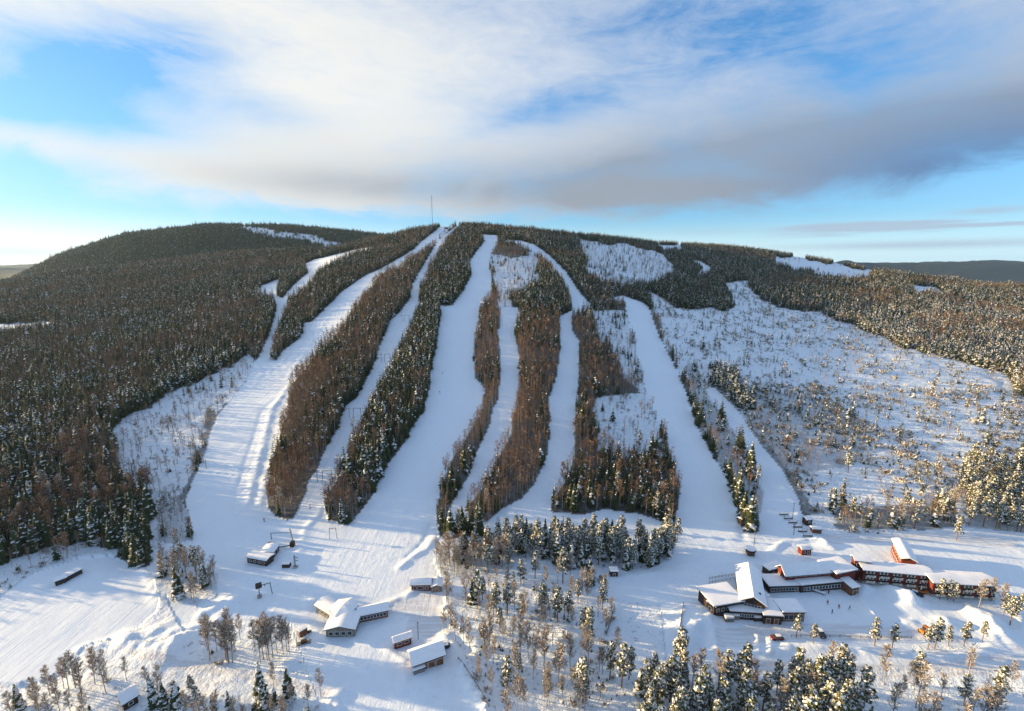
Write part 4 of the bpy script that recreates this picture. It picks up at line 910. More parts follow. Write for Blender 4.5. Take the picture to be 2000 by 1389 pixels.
def wing(root, A, Bp, ridge, eave, rise, wall='red_wood', kind='gable', over=.55, snow=.45, wins=(), base=-1.2, wall2=None, plinth=None):
    """one block of a building. A, Bp: picture points of one eave (z = eave); ridge: picture points of the ridge (or of the far edge
    when kind is 'flat'). wins: (side, along 0..1, z, w, h) windows or ('d', ...) doors; sides f (this eave), l, r (ends), b"""
    a = ray_ground(*A, z=eave); b_ = ray_ground(*Bp, z=eave); ux = (b_ - a); L = ux.length; ux.normalize(); uy = Vector((-ux.y, ux.x, 0))
    zr = eave + (rise if kind == 'gable' else 0)
    r1 = ray_ground(*ridge[0], z=zr); r2 = ray_ground(*ridge[1], z=zr)
    half = abs(((r1 - a).dot(uy) + (r2 - a).dot(uy)) / 2)
    D = 2 * half if kind == 'gable' else half
    o = root.location
    T = lambda x, y, z: tuple(Vector((a.x, a.y, 0)) + ux * x + uy * y + Vector((0, 0, z)) - Vector((o.x, o.y, 0)) - Vector((0, 0, o.z)))
    top = eave - .12
    if kind == 'gable':
        v = [T(x, y, z) for x in (0, L) for y, z in ((0, base), (0, top), (D / 2, top + rise * .98), (D, top), (D, base))]
        f = [(0, 1, 2, 3, 4), (5, 9, 8, 7, 6), (0, 5, 6, 1), (1, 6, 7, 2), (2, 7, 8, 3), (3, 8, 9, 4), (4, 9, 5, 0)]
    else:
        v = [T(*q) for q in boxv(0, L, 0, D, base, top)]; f = BOXF
    part('wall', v, f, wall, root)
    def rz(y):
        if kind == 'gable': return eave + rise * (1 - abs(y - D / 2) / (D / 2))
        return eave + .012 * 0
    # roof slab
    ov = over; ys = [-ov, D / 2, D + ov] if kind == 'gable' else [-ov, D + ov]
    v = []
    for x in (-ov, L + ov):
        for y in ys: v.append(T(x, y, rz(y) + .0)); v.append(T(x, y, rz(y) + .22))
    n = len(ys) * 2; f = []
    for k in range(len(ys) - 1):
        i = 2 * k; f += [(i, i + 2, n + i + 2, n + i), (i + 1, n + i + 1, n + i + 3, i + 3), (i, i + 1, i + 3, i + 2), (n + i, n + i + 2, n + i + 3, n + i + 1)]
    f += [(0, n, n + 1, 1), (n - 2, n - 1, 2 * n - 1, 2 * n - 2)]
    rf = part('roof', v, f, 'roof_edge', root)
    # snow blanket on the roof, thinning at the edges
    nx = max(4, int(L / 1.4)); ny = max(6, int(D / 1.2)); ny += ny % 2; v, f = [], []
    sd = hash(A) % 97
    for i in range(nx + 1):
        for j in range(ny + 1):
            x = -ov + (L + 2 * ov) * i / nx; y = -ov + (D + 2 * ov) * j / ny
            e = min(x + ov, L + ov - x, y + ov, D + ov - y)
            jx = .10 * (vnoise(x / 2, y / 2, sd) - .5) if e < .01 else 0
            h_ = .85 * snow * (.8 + .2 * min(1, max(0, e) / .5) ** .5) * (.85 + .35 * float(vnoise(x / 4, y / 4, sd)))
            if kind == 'gable': h_ -= .10 * max(0, 1 - abs(y - D / 2) / .8)
            v.append(T(x + (jx if i in (0, nx) else 0), y + (jx if j in (0, ny) else 0), rz(y) + .222 + h_))
    top_n = len(v)
    for i in range(nx):
        for j in range(ny):
            q = i * (ny + 1) + j; f.append((q, q + ny + 1, q + ny + 2, q + 1))
    ring = [(i, 0) for i in range(nx + 1)] + [(nx, j) for j in range(1, ny + 1)] + [(i, ny) for i in range(nx - 1, -1, -1)] + [(0, j) for j in range(ny - 1, 0, -1)]
    lo_ = []
    for i, j in ring:
        x = -ov + (L + 2 * ov) * i / nx; y = -ov + (D + 2 * ov) * j / ny
        lo_.append(len(v)); v.append(T(x, y, rz(y) + .224))
    for k in range(len(ring)):
        k2 = (k + 1) % len(ring); (i, j), (i2, j2) = ring[k], ring[k2]
        f.append((i * (ny + 1) + j, i2 * (ny + 1) + j2, lo_[k2], lo_[k]))
    sl_ = part('snow_layer', v, f, 'snow', rf, smooth=True); sl_.data.set_sharp_from_angle(angle=R(38))
    if plinth:
        part('plinth', [T(*q) for q in boxv(-.06, L + .06, -.06, D + .06, base, plinth)], BOXF, 'concrete', root)
    W_ = {}
    for q in wins:
        typ = 'window'
        if q[0] == 'd': typ = 'door'; q = q[1:]
        side, al, z, w_, h_ = q[:5]
        if side in 'fb': cx = al * L; P = (lambda s, d, zz, cx=cx: T(cx + s, -d, zz)) if side == 'f' else (lambda s, d, zz, cx=cx: T(cx + s, D + d, zz))
        else: cy = al * D; P = (lambda s, d, zz, cy=cy: T(-d, cy + s, zz)) if side == 'l' else (lambda s, d, zz, cy=cy: T(L + d, cy + s, zz))
        t_ = .09; e = []
        for (s0, s1, z0, z1) in ((-w_ / 2, w_ / 2, z, z + t_), (-w_ / 2, w_ / 2, z + h_ - t_, z + h_), (-w_ / 2, -w_ / 2 + t_, z + t_, z + h_ - t_), (w_ / 2 - t_, w_ / 2, z + t_, z + h_ - t_)):
            e.append([P(s, d, zz) for s, d, zz in ((s0, .004, z0), (s1, .004, z0), (s1, .09, z0), (s0, .09, z0), (s0, .004, z1), (s1, .004, z1), (s1, .09, z1), (s0, .09, z1))])
        fm = q[5] if len(q) > 5 else 'white_paint'
        o_ = multi(typ, e, fm, root)
        g_ = [[P(s, d, zz) for s, d, zz in ((-w_ / 2 + t_, .002, z + t_), (w_ / 2 - t_, .002, z + t_), (w_ / 2 - t_, .03, z + t_), (-w_ / 2 + t_, .03, z + t_), (-w_ / 2 + t_, .002, z + h_ - t_), (w_ / 2 - t_, .002, z + h_ - t_), (w_ / 2 - t_, .03, z + h_ - t_), (-w_ / 2 + t_, .03, z + h_ - t_))]]
        multi('pane' if typ == 'window' else 'door_leaf', g_, 'glass' if typ == 'window' else (q[6] if len(q) > 6 else 'brown_wood'), o_)
    return dict(T=T, L=L, D=D, eave=eave, ux=ux, uy=uy)
def loc0(px, py): return ray_ground(px, py, z=0.0)
def chimney(root, wg, x, y, h=1.0, s=.45, mat='roof_edge'):
    z = wg['eave'] + .4
    part('chimney', [wg['T'](*q) for q in boxv(x - s, x + s, y - s, y + s, z, z + h + .8)], BOXF, mat, root)
def row(side, n, z, w_, h_, a0=.06, a1=.94): return [(side, a0 + (a1 - a0) * (i + .5) / n, z, w_, h_) for i in range(n)]

# hotel: west wing with two floors of balconies over a pale plinth
def balconies(root, wg, n, z0, z1):
    L = wg['L']; T = wg['T']; pitch = L / n
    for i in range(n):
        cx = (i + .5) * pitch + (.22 if i % 2 == 0 else -.22) * pitch; w_ = pitch * .66
        for z in (z0, z1):
            v = [[T(*q) for q in boxv(cx - w_ / 2, cx + w_ / 2, -.10, -.004, z + 1.0, z + 2.3)]]
            b_ = multi('window', v, 'cream_paint', root)
            multi('pane', [[T(*q) for q in boxv(cx - w_ * .24, cx + w_ * .24, -.14, -.102, z + 1.15, z + 2.1)]], 'glass', b_)
            rl = multi('balcony', [[T(*q) for q in boxv(cx - w_ / 2 - .1, cx + w_ / 2 + .1, -1.1, -.104, z - .1, z + .05)], [T(*q) for q in boxv(cx - w_ / 2 - .1, cx - w_ * .08, -1.1, -1.0, z + .052, z + .85)], [T(*q) for q in boxv(cx + w_ * .08, cx + w_ / 2 + .1, -1.1, -1.0, z + .052, z + .85)]], 'cream_paint', root)
            multi('balcony_door', [[T(*q) for q in boxv(cx - w_ * .42, cx + w_ * .30, -.05, -.005, z + .06, z + .98)]], 'glass', rl)
hw = empty('hotel_building', loc0(1755, 1140), 'long red hotel wing with pale balconies in two rows and pale plinth', 'building', 'red hotel wings')
g1 = wing(hw, (1688, 1112), (1821, 1124), ((1688, 1101), (1821, 1112)), 7.2, .9, plinth=1.7, wins=[('r', .5, 3, 1.2, 1.4)] + [('f', .05 + .09 * i, .3, .8, .8) for i in range(11)], over=.8)
balconies(hw, g1, 10, 1.95, 4.5)
for k in range(2):
    part('roof_vent', [g1['T'](*q) for q in boxv(g1['L'] * (.42 + .1 * k) - .5, g1['L'] * (.42 + .1 * k) + .5, g1['D'] * .7, g1['D'] * .7 + 1, 7.4, 9.0)], BOXF, 'snow', hw)
g1b = wing(hw, (1671, 1094), (1700, 1097), ((1670, 1087), (1699, 1090)), 9.3, .8, wins=[('f', .25, 6.6, 1.6, 1.3), ('f', .15, 4.4, .7, .9), ('f', .3, 4.4, .7, .9), ('f', .45, 4.4, .7, .9), ('l', .5, 4, 1, 1.3), ('l', .25, 4, 1, 1.3)])
he = empty('hotel_building', loc0(1886, 1155), 'red hotel wing farthest right, partly hidden behind tall bare birches', 'building', 'red hotel wings')
g2 = wing(he, (1824, 1137), (1948, 1144), ((1824, 1122), (1947, 1130)), 6.6, .9, plinth=1.0, wins=[('l', .5, 2.6, 1, 1.3), ('r', .5, 2.6, 1, 1.3)], over=.8)
balconies(he, g2, 9, 1.2, 3.8)
hn = empty('hotel_building', loc0(1768, 1080), 'narrow red hotel wing with one bright snow slope, behind the balcony wing', 'building', 'red hotel wings')
g3 = wing(hn, (1744, 1054), (1762, 1091), ((1757, 1051), (1776, 1092)), 6.2, .9, wins=row('f', 6, 3.8, 1.1, 1.2) + row('f', 6, 1.0, 1.1, 1.2), over=.6)
# sports hall with its low flat corridors
sh = empty('hall_building', loc0(1570, 1130), 'big red hall with a broad white roof left of the hotel wings', 'building')
g4 = wing(sh, (1535, 1121), (1632, 1113), ((1528, 1104), (1620, 1098)), 6.8, 2.2, wins=[('l', .2, 3.2, 2.2, 1.2), ('l', .45, 3.2, 2.2, 1.2), ('l', .7, 3.2, 2.2, 1.2)] + row('f', 9, 5.0, 1.6, .9), over=.9)
wing(sh, (1634, 1121), (1672, 1113), ((1622, 1093), (1652, 1087)), 6.9, 0, kind='flat', over=.5, snow=.7)
wing(sh, (1503, 1115), (1531, 1107), ((1497, 1103), (1520, 1097)), 3.0, 0, kind='flat', over=.3, wall='dark_wood', wins=[('f', .3, .8, 1.4, 1.2)])
wing(sh, (1565, 1143), (1660, 1134), ((1557, 1126), (1655, 1119)), 3.6, 0, kind='flat', wall='dark_wood', wins=row('f', 14, .9, 1.3, 1.5), over=.5)
wing(sh, (1503, 1145), (1562, 1143), ((1487, 1124), (1550, 1123)), 3.2, 0, kind='flat', wall='dark_wood', wins=row('f', 9, .8, 1.3, 1.4) + [('d', 'f', .93, .0, 1.2, 2.2)], over=.5)
wing(sh, (1664, 1149), (1678, 1146), ((1654, 1126), (1668, 1123)), 3.5, .7, wall='brown_wood', over=.4, wins=[('d', 'f', .5, 0, 2.0, 2.2)])
for k, px in enumerate((1594, 1608)):
    v = ray_ground(px, 1118, z=3.9) - sh.location
    part('snow_layer', [(v.x - 1.2, v.y - 2, v.z), (v.x + 1.2, v.y - 2, v.z), (v.x + .9, v.y + 1.5, v.z), (v.x - .9, v.y + 1.5, v.z), (v.x - .7, v.y - 1, v.z + 1.0), (v.x + .7, v.y - 1, v.z + 1.0), (v.x + .6, v.y + 1.3, v.z + 1.9), (v.x - .6, v.y + 1.3, v.z + 1.9)], BOXF, 'snow', sh)
# lodge
lg = empty('lodge_building', loc0(1460, 1175), 'dark wooden lodge with a large angular white roof in front of the hall', 'building')
g5 = wing(lg, (1439, 1107), (1447, 1171), ((1461, 1102), (1472, 1166)), 5.8, 2.4, wall='dark_wood', wins=row('r', 5, 3.6, 1.3, 1.2, .15, .85), over=.7, snow=.55)
chimney(lg, g5, g5['L'] * .72, g5['D'] * .55); chimney(lg, g5, g5['L'] * .86, g5['D'] * .30, .7, .35); chimney(lg, g5, g5['L'] * .82, g5['D'] * .82, .7, .35)
wing(lg, (1395, 1183), (1450, 1174), ((1383, 1147), (1436, 1138)), 5.2, 0, kind='flat', wall='dark_wood', wins=row('f', 5, 2.2, 1.2, 1.4), over=.7, snow=.6)
wing(lg, (1383, 1176), (1397, 1185), ((1395, 1150), (1409, 1160)), 4.6, 0, kind='flat', wall='dark_wood', wins=row('f', 2, 1.8, 1.2, 1.4), over=.5, snow=.6)
wing(lg, (1427, 1193), (1491, 1197), ((1433, 1180), (1492, 1176)), 3.3, 0, kind='flat', wall='dark_wood', wins=row('f', 12, 1.0, .9, 1.3), over=.5)
wing(lg, (1493, 1202), (1528, 1204), ((1493, 1170), (1528, 1172)), 3.5, 0, kind='flat', wall='dark_wood', wins=[('d', 'f', .25, 0, 1.6, 2.3), ('d', 'f', .7, 0, 1.6, 2.3)], over=.4)
wing(lg, (1530, 1196), (1572, 1196), ((1530, 1172), (1569, 1173)), 3.9, 0, kind='flat', wall='brown_wood', wins=row('f', 4, .7, 1.8, 2.2), over=.4)
wing(lg, (1492, 1168), (1503, 1166), ((1484, 1125), (1494, 1124)), 3.4, 0, kind='flat', wall='dark_wood', over=.3)
# ski school: three wings round a hexagonal hall
ss = empty('ski_centre_building', loc0(680, 1205), 'low grey building of joined wings round a six-sided hall, at the slope foot', 'building')
wing(ss, (617, 1182), (648, 1201), ((632, 1172), (662, 1190)), 3.0, 1.0, wall='grey_wood', wins=row('f', 4, .9, 1.6, 1.2), over=.5)
g7 = wing(ss, (700, 1202), (757, 1190), ((697, 1189), (753, 1179)), 3.2, 1.2, wall='brown_wood', wins=row('f', 8, .8, 1.3, 1.4), over=.6)
g8 = wing(ss, (650, 1199), (636, 1230), ((674, 1198), (659, 1233)), 3.2, 1.3, wall='grey_wood', wins=row('r', 4, .7, 1.6, 1.5) + row('b', 4, .9, 1.2, 1.2), over=.6)
hc = ray_ground(672, 1187, z=4.2) - ss.location; hr = 4.6; v = []; f = []
for zz, rr_ in ((-1 - ss.location.z, hr), (4.0, hr)):
    for k in range(6): v.append((hc.x + rr_ * math.cos(k * math.pi / 3 + .2), hc.y + rr_ * math.sin(k * math.pi / 3 + .2), zz))
f = [(k, (k + 1) % 6, 6 + (k + 1) % 6, 6 + k) for k in range(6)] + [tuple(range(6)), tuple(range(6, 12))]
part('wall', v, f, 'dark_wood', ss)
v = []
for zz, rr_ in ((4.02, hr + .7), (4.25, hr + .7), (4.27, hr + .6), (4.75, hr + .5), (5.5, hr * .5), (5.8, .3)):
    for k in range(6): v.append((hc.x + rr_ * math.cos(k * math.pi / 3 + .2), hc.y + rr_ * math.sin(k * math.pi / 3 + .2), zz))
rfh = part('roof', v[:12], f, 'roof_edge', ss)
f2 = [(6 * l + k, 6 * l + (k + 1) % 6, 6 * l + 6 + (k + 1) % 6, 6 * l + 6 + k) for l in range(3) for k in range(6)] + [tuple(range(18, 24)), tuple(range(6))]
part('snow_layer', v[12:], f2, 'snow', rfh)
# garage, cabin, cafe and huts
ga = empty('garage_building', loc0(825, 1300), 'long bright red garage with a steep snowy roof and a lean-to', 'building')
g9 = wing(ga, (807, 1297), (866, 1276), ((794, 1278), (852, 1257)), 4.3, 1.9, wins=[('l', .25, 1.0, 1, 1.2), ('l', .7, 1.0, 1, 1.2)] + [('d', 'f', .35, 0, 3, 2.8), ('d', 'f', .6, 0, 3, 2.8), ('d', 'f', .85, 0, 3, 2.8)], over=.7)
wing(ga, (808, 1311), (829, 1303), ((806, 1303), (825, 1296)), 2.6, 0, kind='flat', wall='grey_wood', over=.3)
cb = empty('cabin_building', loc0(785, 1258), 'small red cabin with a rounded snow roof behind the long red garage', 'cabin')
wing(cb, (770, 1255), (803, 1244), ((765, 1248), (798, 1237)), 2.9, .8, wins=[('f', .3, 1, 1.8, 1.1), ('f', .72, 1, 1.8, 1.1), ('l', .5, 1, 1, 1.1)], over=.4, snow=.65)
cf = empty('cafe_building', loc0(822, 1153), 'dark red cafe with a snow roof at the piste edge left of the birches', 'building')
wing(cf, (803, 1141), (840, 1140), ((802, 1132), (838, 1131)), 3.4, 1.0, wall='red_wood', wins=[('f', .18, .7, 1.3, 1.6), ('f', .5, .7, 2.6, 1.6), ('f', .82, .7, 1.3, 1.6)], over=.6, snow=.6)
wing(cf, (844, 1132), (843, 1147), ((853, 1132), (853, 1147)), 2.6, .7, wall='grey_wood', wins=[('d', 'r', .5, 0, 1, 2)], over=.4)
lh = empty('hut_building', loc0(508, 1090), 'dark L-shaped hut alone on the shaded slope foot at left', 'hut')
wing(lh, (482, 1088), (520, 1095), ((486, 1080), (524, 1087)), 2.9, .5, wall='dark_wood', wins=row('f', 4, .9, 1.4, 1.1), over=.5)
wing(lh, (521, 1065), (509, 1080), ((528, 1067), (518, 1082)), 2.9, .6, wall='dark_wood', wins=row('b', 2, .9, 1.0, 1.1), over=.5)
k1 = empty('cabin_building', loc0(245, 1370), 'dark weathered cabin among bare trees in the bottom left corner', 'cabin')
wing(k1, (240, 1374), (268, 1357), ((228, 1361), (257, 1343)), 3.0, 1.5, wall='dark_wood', wins=[('f', .5, 1, 1.2, 1.1), ('l', .5, 1, 1.0, 1.0)], over=.5, snow=.4)
k2 = empty('shed_building', loc0(118, 1132), 'small dark gabled shed on the far bank of the frozen field', 'shed')
wing(k2, (107, 1136), (129, 1128), ((103, 1131), (124, 1124)), 2.2, .8, wall='dark_wood', over=.3, snow=.35)
k3 = empty('shed_building', loc0(145, 1120), 'long low open shed beside the frozen field, right of the gabled shed', 'shed')
wing(k3, (131, 1127), (160, 1112), ((126, 1122), (155, 1107)), 1.9, 0, kind='flat', wall='dark_wood', over=.3, snow=.35)
k4 = empty('shed_building', loc0(1200, 1122), 'small dark shed under the pine band beside the snowy forecourt', 'shed')
wing(k4, (1193, 1117), (1207, 1117), ((1193, 1109), (1206, 1109)), 2.7, 0, kind='flat', wall='dark_wood', over=.3, wins=[('d', 'f', .5, 0, 1.2, 2)])
k5 = empty('cabin_building', loc0(1575, 1076), 'small bright red cabin behind the big hall among snow heaps', 'cabin')
wing(k5, (1567, 1074), (1585, 1073), ((1566, 1068), (1583, 1067)), 2.7, .6, wins=[('f', .3, .8, 1, 1.1), ('d', 'f', .7, 0, 1, 2)], over=.4, snow=.6)
k6 = empty('hut_building', loc0(1580, 1022), 'dark little lift hut beside the upper right piste', 'hut')
wing(k6, (1576, 1016), (1587, 1015), ((1576, 1011), (1586, 1010)), 3.0, .5, wall='dark_wood', over=.4, wins=[('f', .5, 1.2, 1.4, .9)])
k7 = empty('shed_building', loc0(1597, 1036), 'low brown shed half buried in snow above the hall', 'shed')
wing(k7, (1588, 1034), (1605, 1035), ((1588, 1029), (1603, 1030)), 2.0, 0, kind='flat', wall='brown_wood', over=.3, snow=.6)
k8 = empty('hut_building', loc0(1466, 1022), 'reddish lift station hut between the two right pistes', 'hut')
wing(k8, (1455, 1021), (1474, 1018), ((1453, 1013), (1471, 1011)), 2.8, .6, wall='brown_wood', over=.5, wins=row('f', 2, .9, 1.2, 1))
sm = empty('hut_building', at(872, 447), 'tiny summit hut beside the top of the runs', 'hut')
multi('wall', [(-5, 5, -3, 3, -3, 3.2)], 'dark_wood', sm); multi('roof', [(-5.5, 5.5, -3.5, 3.5, 3.2, 3.5)], 'roof_edge', sm)
# brown trailer
tl = empty('work_trailer', loc0(590, 1240), 'small brown box trailer beside the tall birch group', 'trailer')
g10 = wing(tl, (585, 1236), (600, 1227), ((579, 1231), (593, 1222)), 2.6, 0, kind='flat', wall='brown_wood', over=.12, snow=.3, base=.6, wins=[('l', .5, 1.3, .9, .8)])
for x in (.3, .7):
    for y in (0.1, .9):
        c_ = Vector(g10['T'](g10['L'] * x, g10['D'] * y, .45)); v, f = bar(c_ - g10['uy'] * .12, c_ + g10['uy'] * .12, .45, 12); part('wheel', v, f, 'rubber', tl)

# ---------------------------------------------------------------- lifts, poles, mast
def pylon(px, py, label, h=7.0, wid=6.5, rz=0, grp='lift pylons down the shaded lift line', mat='steel', arm=True):
    p = at(px, py); e = empty('lift_pylon', p, label, 'lift pylon', grp, rz)
    for x in (-wid / 2, wid / 2):
        bars('leg', [((x * 1.0, 0, -.8), (x * .8, 0, h), .17)], mat, e)
    bars('crossbeam', [((-wid * .48, 0, h), (wid * .48, 0, h), .17)], mat, e)
    if arm:
        bars('leg', [((-wid * .95, 0, -.8), (-wid * .95, 0, h), .17)], mat, e); bars('arm', [((-wid * 1.25, 0, h), (-wid * .7, 0, h), .16)], mat, e)
    for x in (-wid * .4, wid * .4, -wid * 1.22 if arm else 0):
        bars('sheave', [((x, -.7, h - .35), (x, .7, h - .35), .14)], mat, e)
    return e
PY = [(640, 941, 7.0, .05, 'nearest dark lift pylon in the gap between two woods, left of the dark wood'), (698, 815, 7.0, .05, 'second lift pylon up the gap between the two woods'), (757, 706, 7.0, .05, 'third lift pylon up the gap between the two woods'), (795, 628, 7.5, .05, 'fourth lift pylon, just below the narrow neck of the lift line'), (826, 560, 8, .05, 'highest visible lift pylon in the narrow upper lift line')]
pyl = [pylon(a, b_, l_, h_, 6.2, r_) for a, b_, h_, r_, l_ in PY]
pb = pylon(651, 1052, 'pale steel lift gantry on the snow below the dark wood', 5.5, 3.6, .1, 'lift gantries at the slope foot', 'pale_steel', False)
pc = pylon(519, 1162, 'dark lift gantry with drive unit at the lowest end of the slopes', 5.0, 4.8, .5, 'lift gantries at the slope foot', 'steel', False)
multi('drive_unit', [(-3.2, -1.0, -.8, .8, 4.4, 6.0)], 'dark_wood', pc); multi('plinth', [(-3.0, -1.4, -.9, .9, -1, .7)], 'concrete', pc)
tw = empty('lift_tower', at(577, 1108), 'single dark lift tower with short arms near the ticket box', 'lift tower')
bars('pole', [((0, 0, -1), (0, 0, 6), .22)], 'steel', tw); bars('arm', [((-.2, 0, 5.2), (1.6, 0, 4.6), .14)], 'steel', tw); bars('arm', [((0, 0, 3.6), (1.4, 0, 3.3), .14)], 'steel', tw); bars('ladder', [((-.5, -.3, 0), (-.3, -.2, 5.5), .07)], 'steel', tw)
multi('base', [(-.9, .9, -.9, .9, -1, .6)], 'concrete', tw)
bxs = empty('ticket_box', at(560, 1106), 'small dark box on the snow beside the single lift tower', 'box'); multi('body', [(-1.6, 1.6, -1, 1, -.4, 1.7)], 'dark_wood', bxs); multi('snow_cap', [(-1.6, 1.6, -1, 1, 1.7, 2.05)], 'snow', bxs)
ms = empty('lift_drive', at(563, 1068), 'curved lift drive machine with boom behind the dark L-shaped hut', 'lift machine')
bars('boom', [((-11, 6, 3.4), (-1, 5, 4.4), .15)], 'steel', ms); bars('leg', [((-11, 6, -1), (-11, 6, 3.4), .2)], 'steel', ms); bars('leg', [((0, 5, -1), (-1, 5, 6.5), .3)], 'pale_steel', ms)
bars('turntable', [((-4 + 6 * math.cos(a) * .9, 1 + 2.6 * math.sin(a), 1.0), (-4 + 6 * math.cos(a + .35) * .9, 1 + 2.6 * math.sin(a + .35), 1.0), .28) for a in [3.2 + .35 * i for i in range(10)]], 'steel', ms)
multi('motor', [(-9.5, -6.5, -1, 1, -.5, 2)], 'dark_wood', ms); multi('motor', [(1.0, 2.6, -.5, 1.5, -.5, 2.4)], 'dark_wood', ms)
st = empty('lift_station', at(1465, 1082), 'round dark lift turning station on the snow above the lodge', 'lift station')
v, f = bar((0, 0, 2.2), (0, 0, 2.9), 2.4, 14); part('bullwheel', v, f, 'dark_wood', st); v, f = bar((0, 0, 2.92), (0, 0, 3.3), 2.3, 14); part('snow_cap', v, f, 'snow', st)
for a in (0.4, 2.0, 3.6, 5.2): bars('leg', [((1.8 * math.cos(a), 1.8 * math.sin(a), -.8), (1.5 * math.cos(a), 1.5 * math.sin(a), 2.2), .2)], 'steel', st)
multi('cabin', [(-1.4, 1.4, -1.4, 1.4, -.6, 2.1)], 'brown_wood', st)
for i, (px, py, h_, l_) in enumerate([(1472, 1070, 9, 'slim brown pole standing above the round lift station'), (1476, 1020, 10, 'tall reddish pole behind the lift station hut'), (1548, 1010, 8, 'pole at the edge of the upper right piste'), (1550, 1045, 6, 'short pole by the stacked rails'),
                                      (447, 1295, 6, 'bare pole below the left birch group'), (700, 1165, 0, ''), (403, 915, 6, 'left pole of the pair at the left piste edge'), (398, 905, 6, 'pole beside it at the left piste edge'), (1183, 1225, 7, 'thin floodlight pole at the left side of the empty rink'), (872, 1172, 9, 'pole in the sunlit snow right of the cafe'),
                                      (990, 1208, 8, 'thin pole on the sunlit knoll among pines'), (817, 1248, 7, 'leaning pole behind the long garage')]):
    if not h_: continue
    p = at(px, py); e = empty('pole', p, l_, 'pole', 'thin poles around the slope foot')
    bars('shaft', [((0, 0, -1), (0, 0, h_), .13)], 'dark_bark', e, 6); bars('crossarm', [((-.7, 0, h_ - .4), (.7, 0, h_ - .4), .07)], 'dark_bark', e, 4)
mst = empty('radio_mast', at(845, 450), 'tall thin radio mast on the summit', 'mast')
hm_ = 92
bars('mast_lattice', [((.7, 0, -2), (.7, 0, hm_), .22), ((-.35, .6, -2), (-.35, .6, hm_), .22), ((-.35, -.6, -2), (-.35, -.6, hm_), .22)] + [((.7 * math.cos(i * 2.1), .7 * math.sin(i * 2.1), i * 2.0), (.7 * math.cos((i + 1) * 2.1), .7 * math.sin((i + 1) * 2.1), i * 2.0 + 2), .14) for i in range(45)], 'steel', mst, 4)
for a in (0.3, 2.4, 4.5): bars('guy_wire', [((0, 0, 70), (34 * math.cos(a), 34 * math.sin(a), -4), .07)], 'steel', mst, 4)
# cable of the lift line
seg = []
tops = [ms.location + Vector((0, 4, 5.5))] + [e.location + Vector((-2.4, 0, 6.6)) for e in pyl]
cbl = empty('lift_cable', tops[0], 'thin cable strung between the lift pylons up the gap', 'cable')
for a, b_ in zip(tops[:-1], tops[1:]): seg.append((a - tops[0], b_ - tops[0], .035))
bars('wire', seg, 'steel', cbl, 4)
# rails stacked beside the right piste
rk = empty('rail_rack', at(1556, 1030), 'stack of pale rails and gates beside the upper right piste', 'rack')
for i in range(6):
    multi('rail', [(-2.2, 2.2, -9 + i * 4.0, -8.4 + i * 4.0, .2, .45)], 'dark_wood', rk)
for x in (-2.2, 2.2):
    for i in range(6): bars('post', [((x, -8.7 + i * 4, -.6), (x, -8.7 + i * 4, 1.7), .11)], 'grey_wood', rk)

# ---------------------------------------------------------------- fences
def fence(pts, label, h=1.1, step=3.0, mat='dark_bark', grp=None, solid=False):
    P = [at(*q) for q in pts]; e = empty('fence', P[0], label, 'fence', grp); o = P[0]
    for a, b_ in zip(P[:-1], P[1:]):
        L = (b_ - a).length; n = max(1, int(L / step)); prev = None
        for k in range(n + 1):
            q = a.lerp(b_, k / n); q.z = gz(q.x, q.y); q = q - o
            if k or a is P[0]: bars('post', [(q - Vector((0, 0, .6)), q + Vector((0, 0, h)), .09)], mat, e, 5)
            if prev is not None:
                if solid:
                    d = (q - prev); nn = Vector((-d.y, d.x, 0)).normalized() * .04
                    part('shade_strip', [prev + nn, q + nn, q - nn, prev - nn, prev + nn + Vector((0, 0, h - .1)), q + nn + Vector((0, 0, h - .1)), q - nn + Vector((0, 0, h - .1)), prev - nn + Vector((0, 0, h - .1))], BOXF, mat, e)  # dark strip standing in for a shadow line in the snow
                else:
                    for zz in (h * .45, h * .9): bars('rail', [(prev + Vector((0, 0, zz)), q + Vector((0, 0, zz)), .055)], mat, e, 4)
            prev = q
    return e
fence([(1185, 1239), (1200, 1188)], 'dark low strip for the rut shadow at the left end of the empty rink', 1.0, 3, 'dark_bark', None, True)  # added where a rut only casts shadow in the snow
fence([(1323, 1262), (1334, 1190)], 'dark low strip for the rut shadow at the right end of the empty rink', 1.0, 3, 'dark_bark', None, True)  # same stand-in for the shadowed rut at the other end
fence([(1545, 1245), (1620, 1246), (1700, 1249), (1780, 1250)], 'dark rail fence along the upper edge of the car park road', 1.0, 3.2)
fence([(895, 1290), (935, 1350), (955, 1389)], 'short dark rail fence beside the driveway below the garage', .9, 4)
fence([(1385, 1132), (1410, 1128), (1436, 1124)], 'snowy terrace railing at the back left of the lodge', 1.1, 1.5, 'grey_wood')
fence([(1385, 1140), (1410, 1136), (1434, 1132)], 'second snowy terrace railing just in front of the back one', 1.1, 1.5, 'grey_wood')

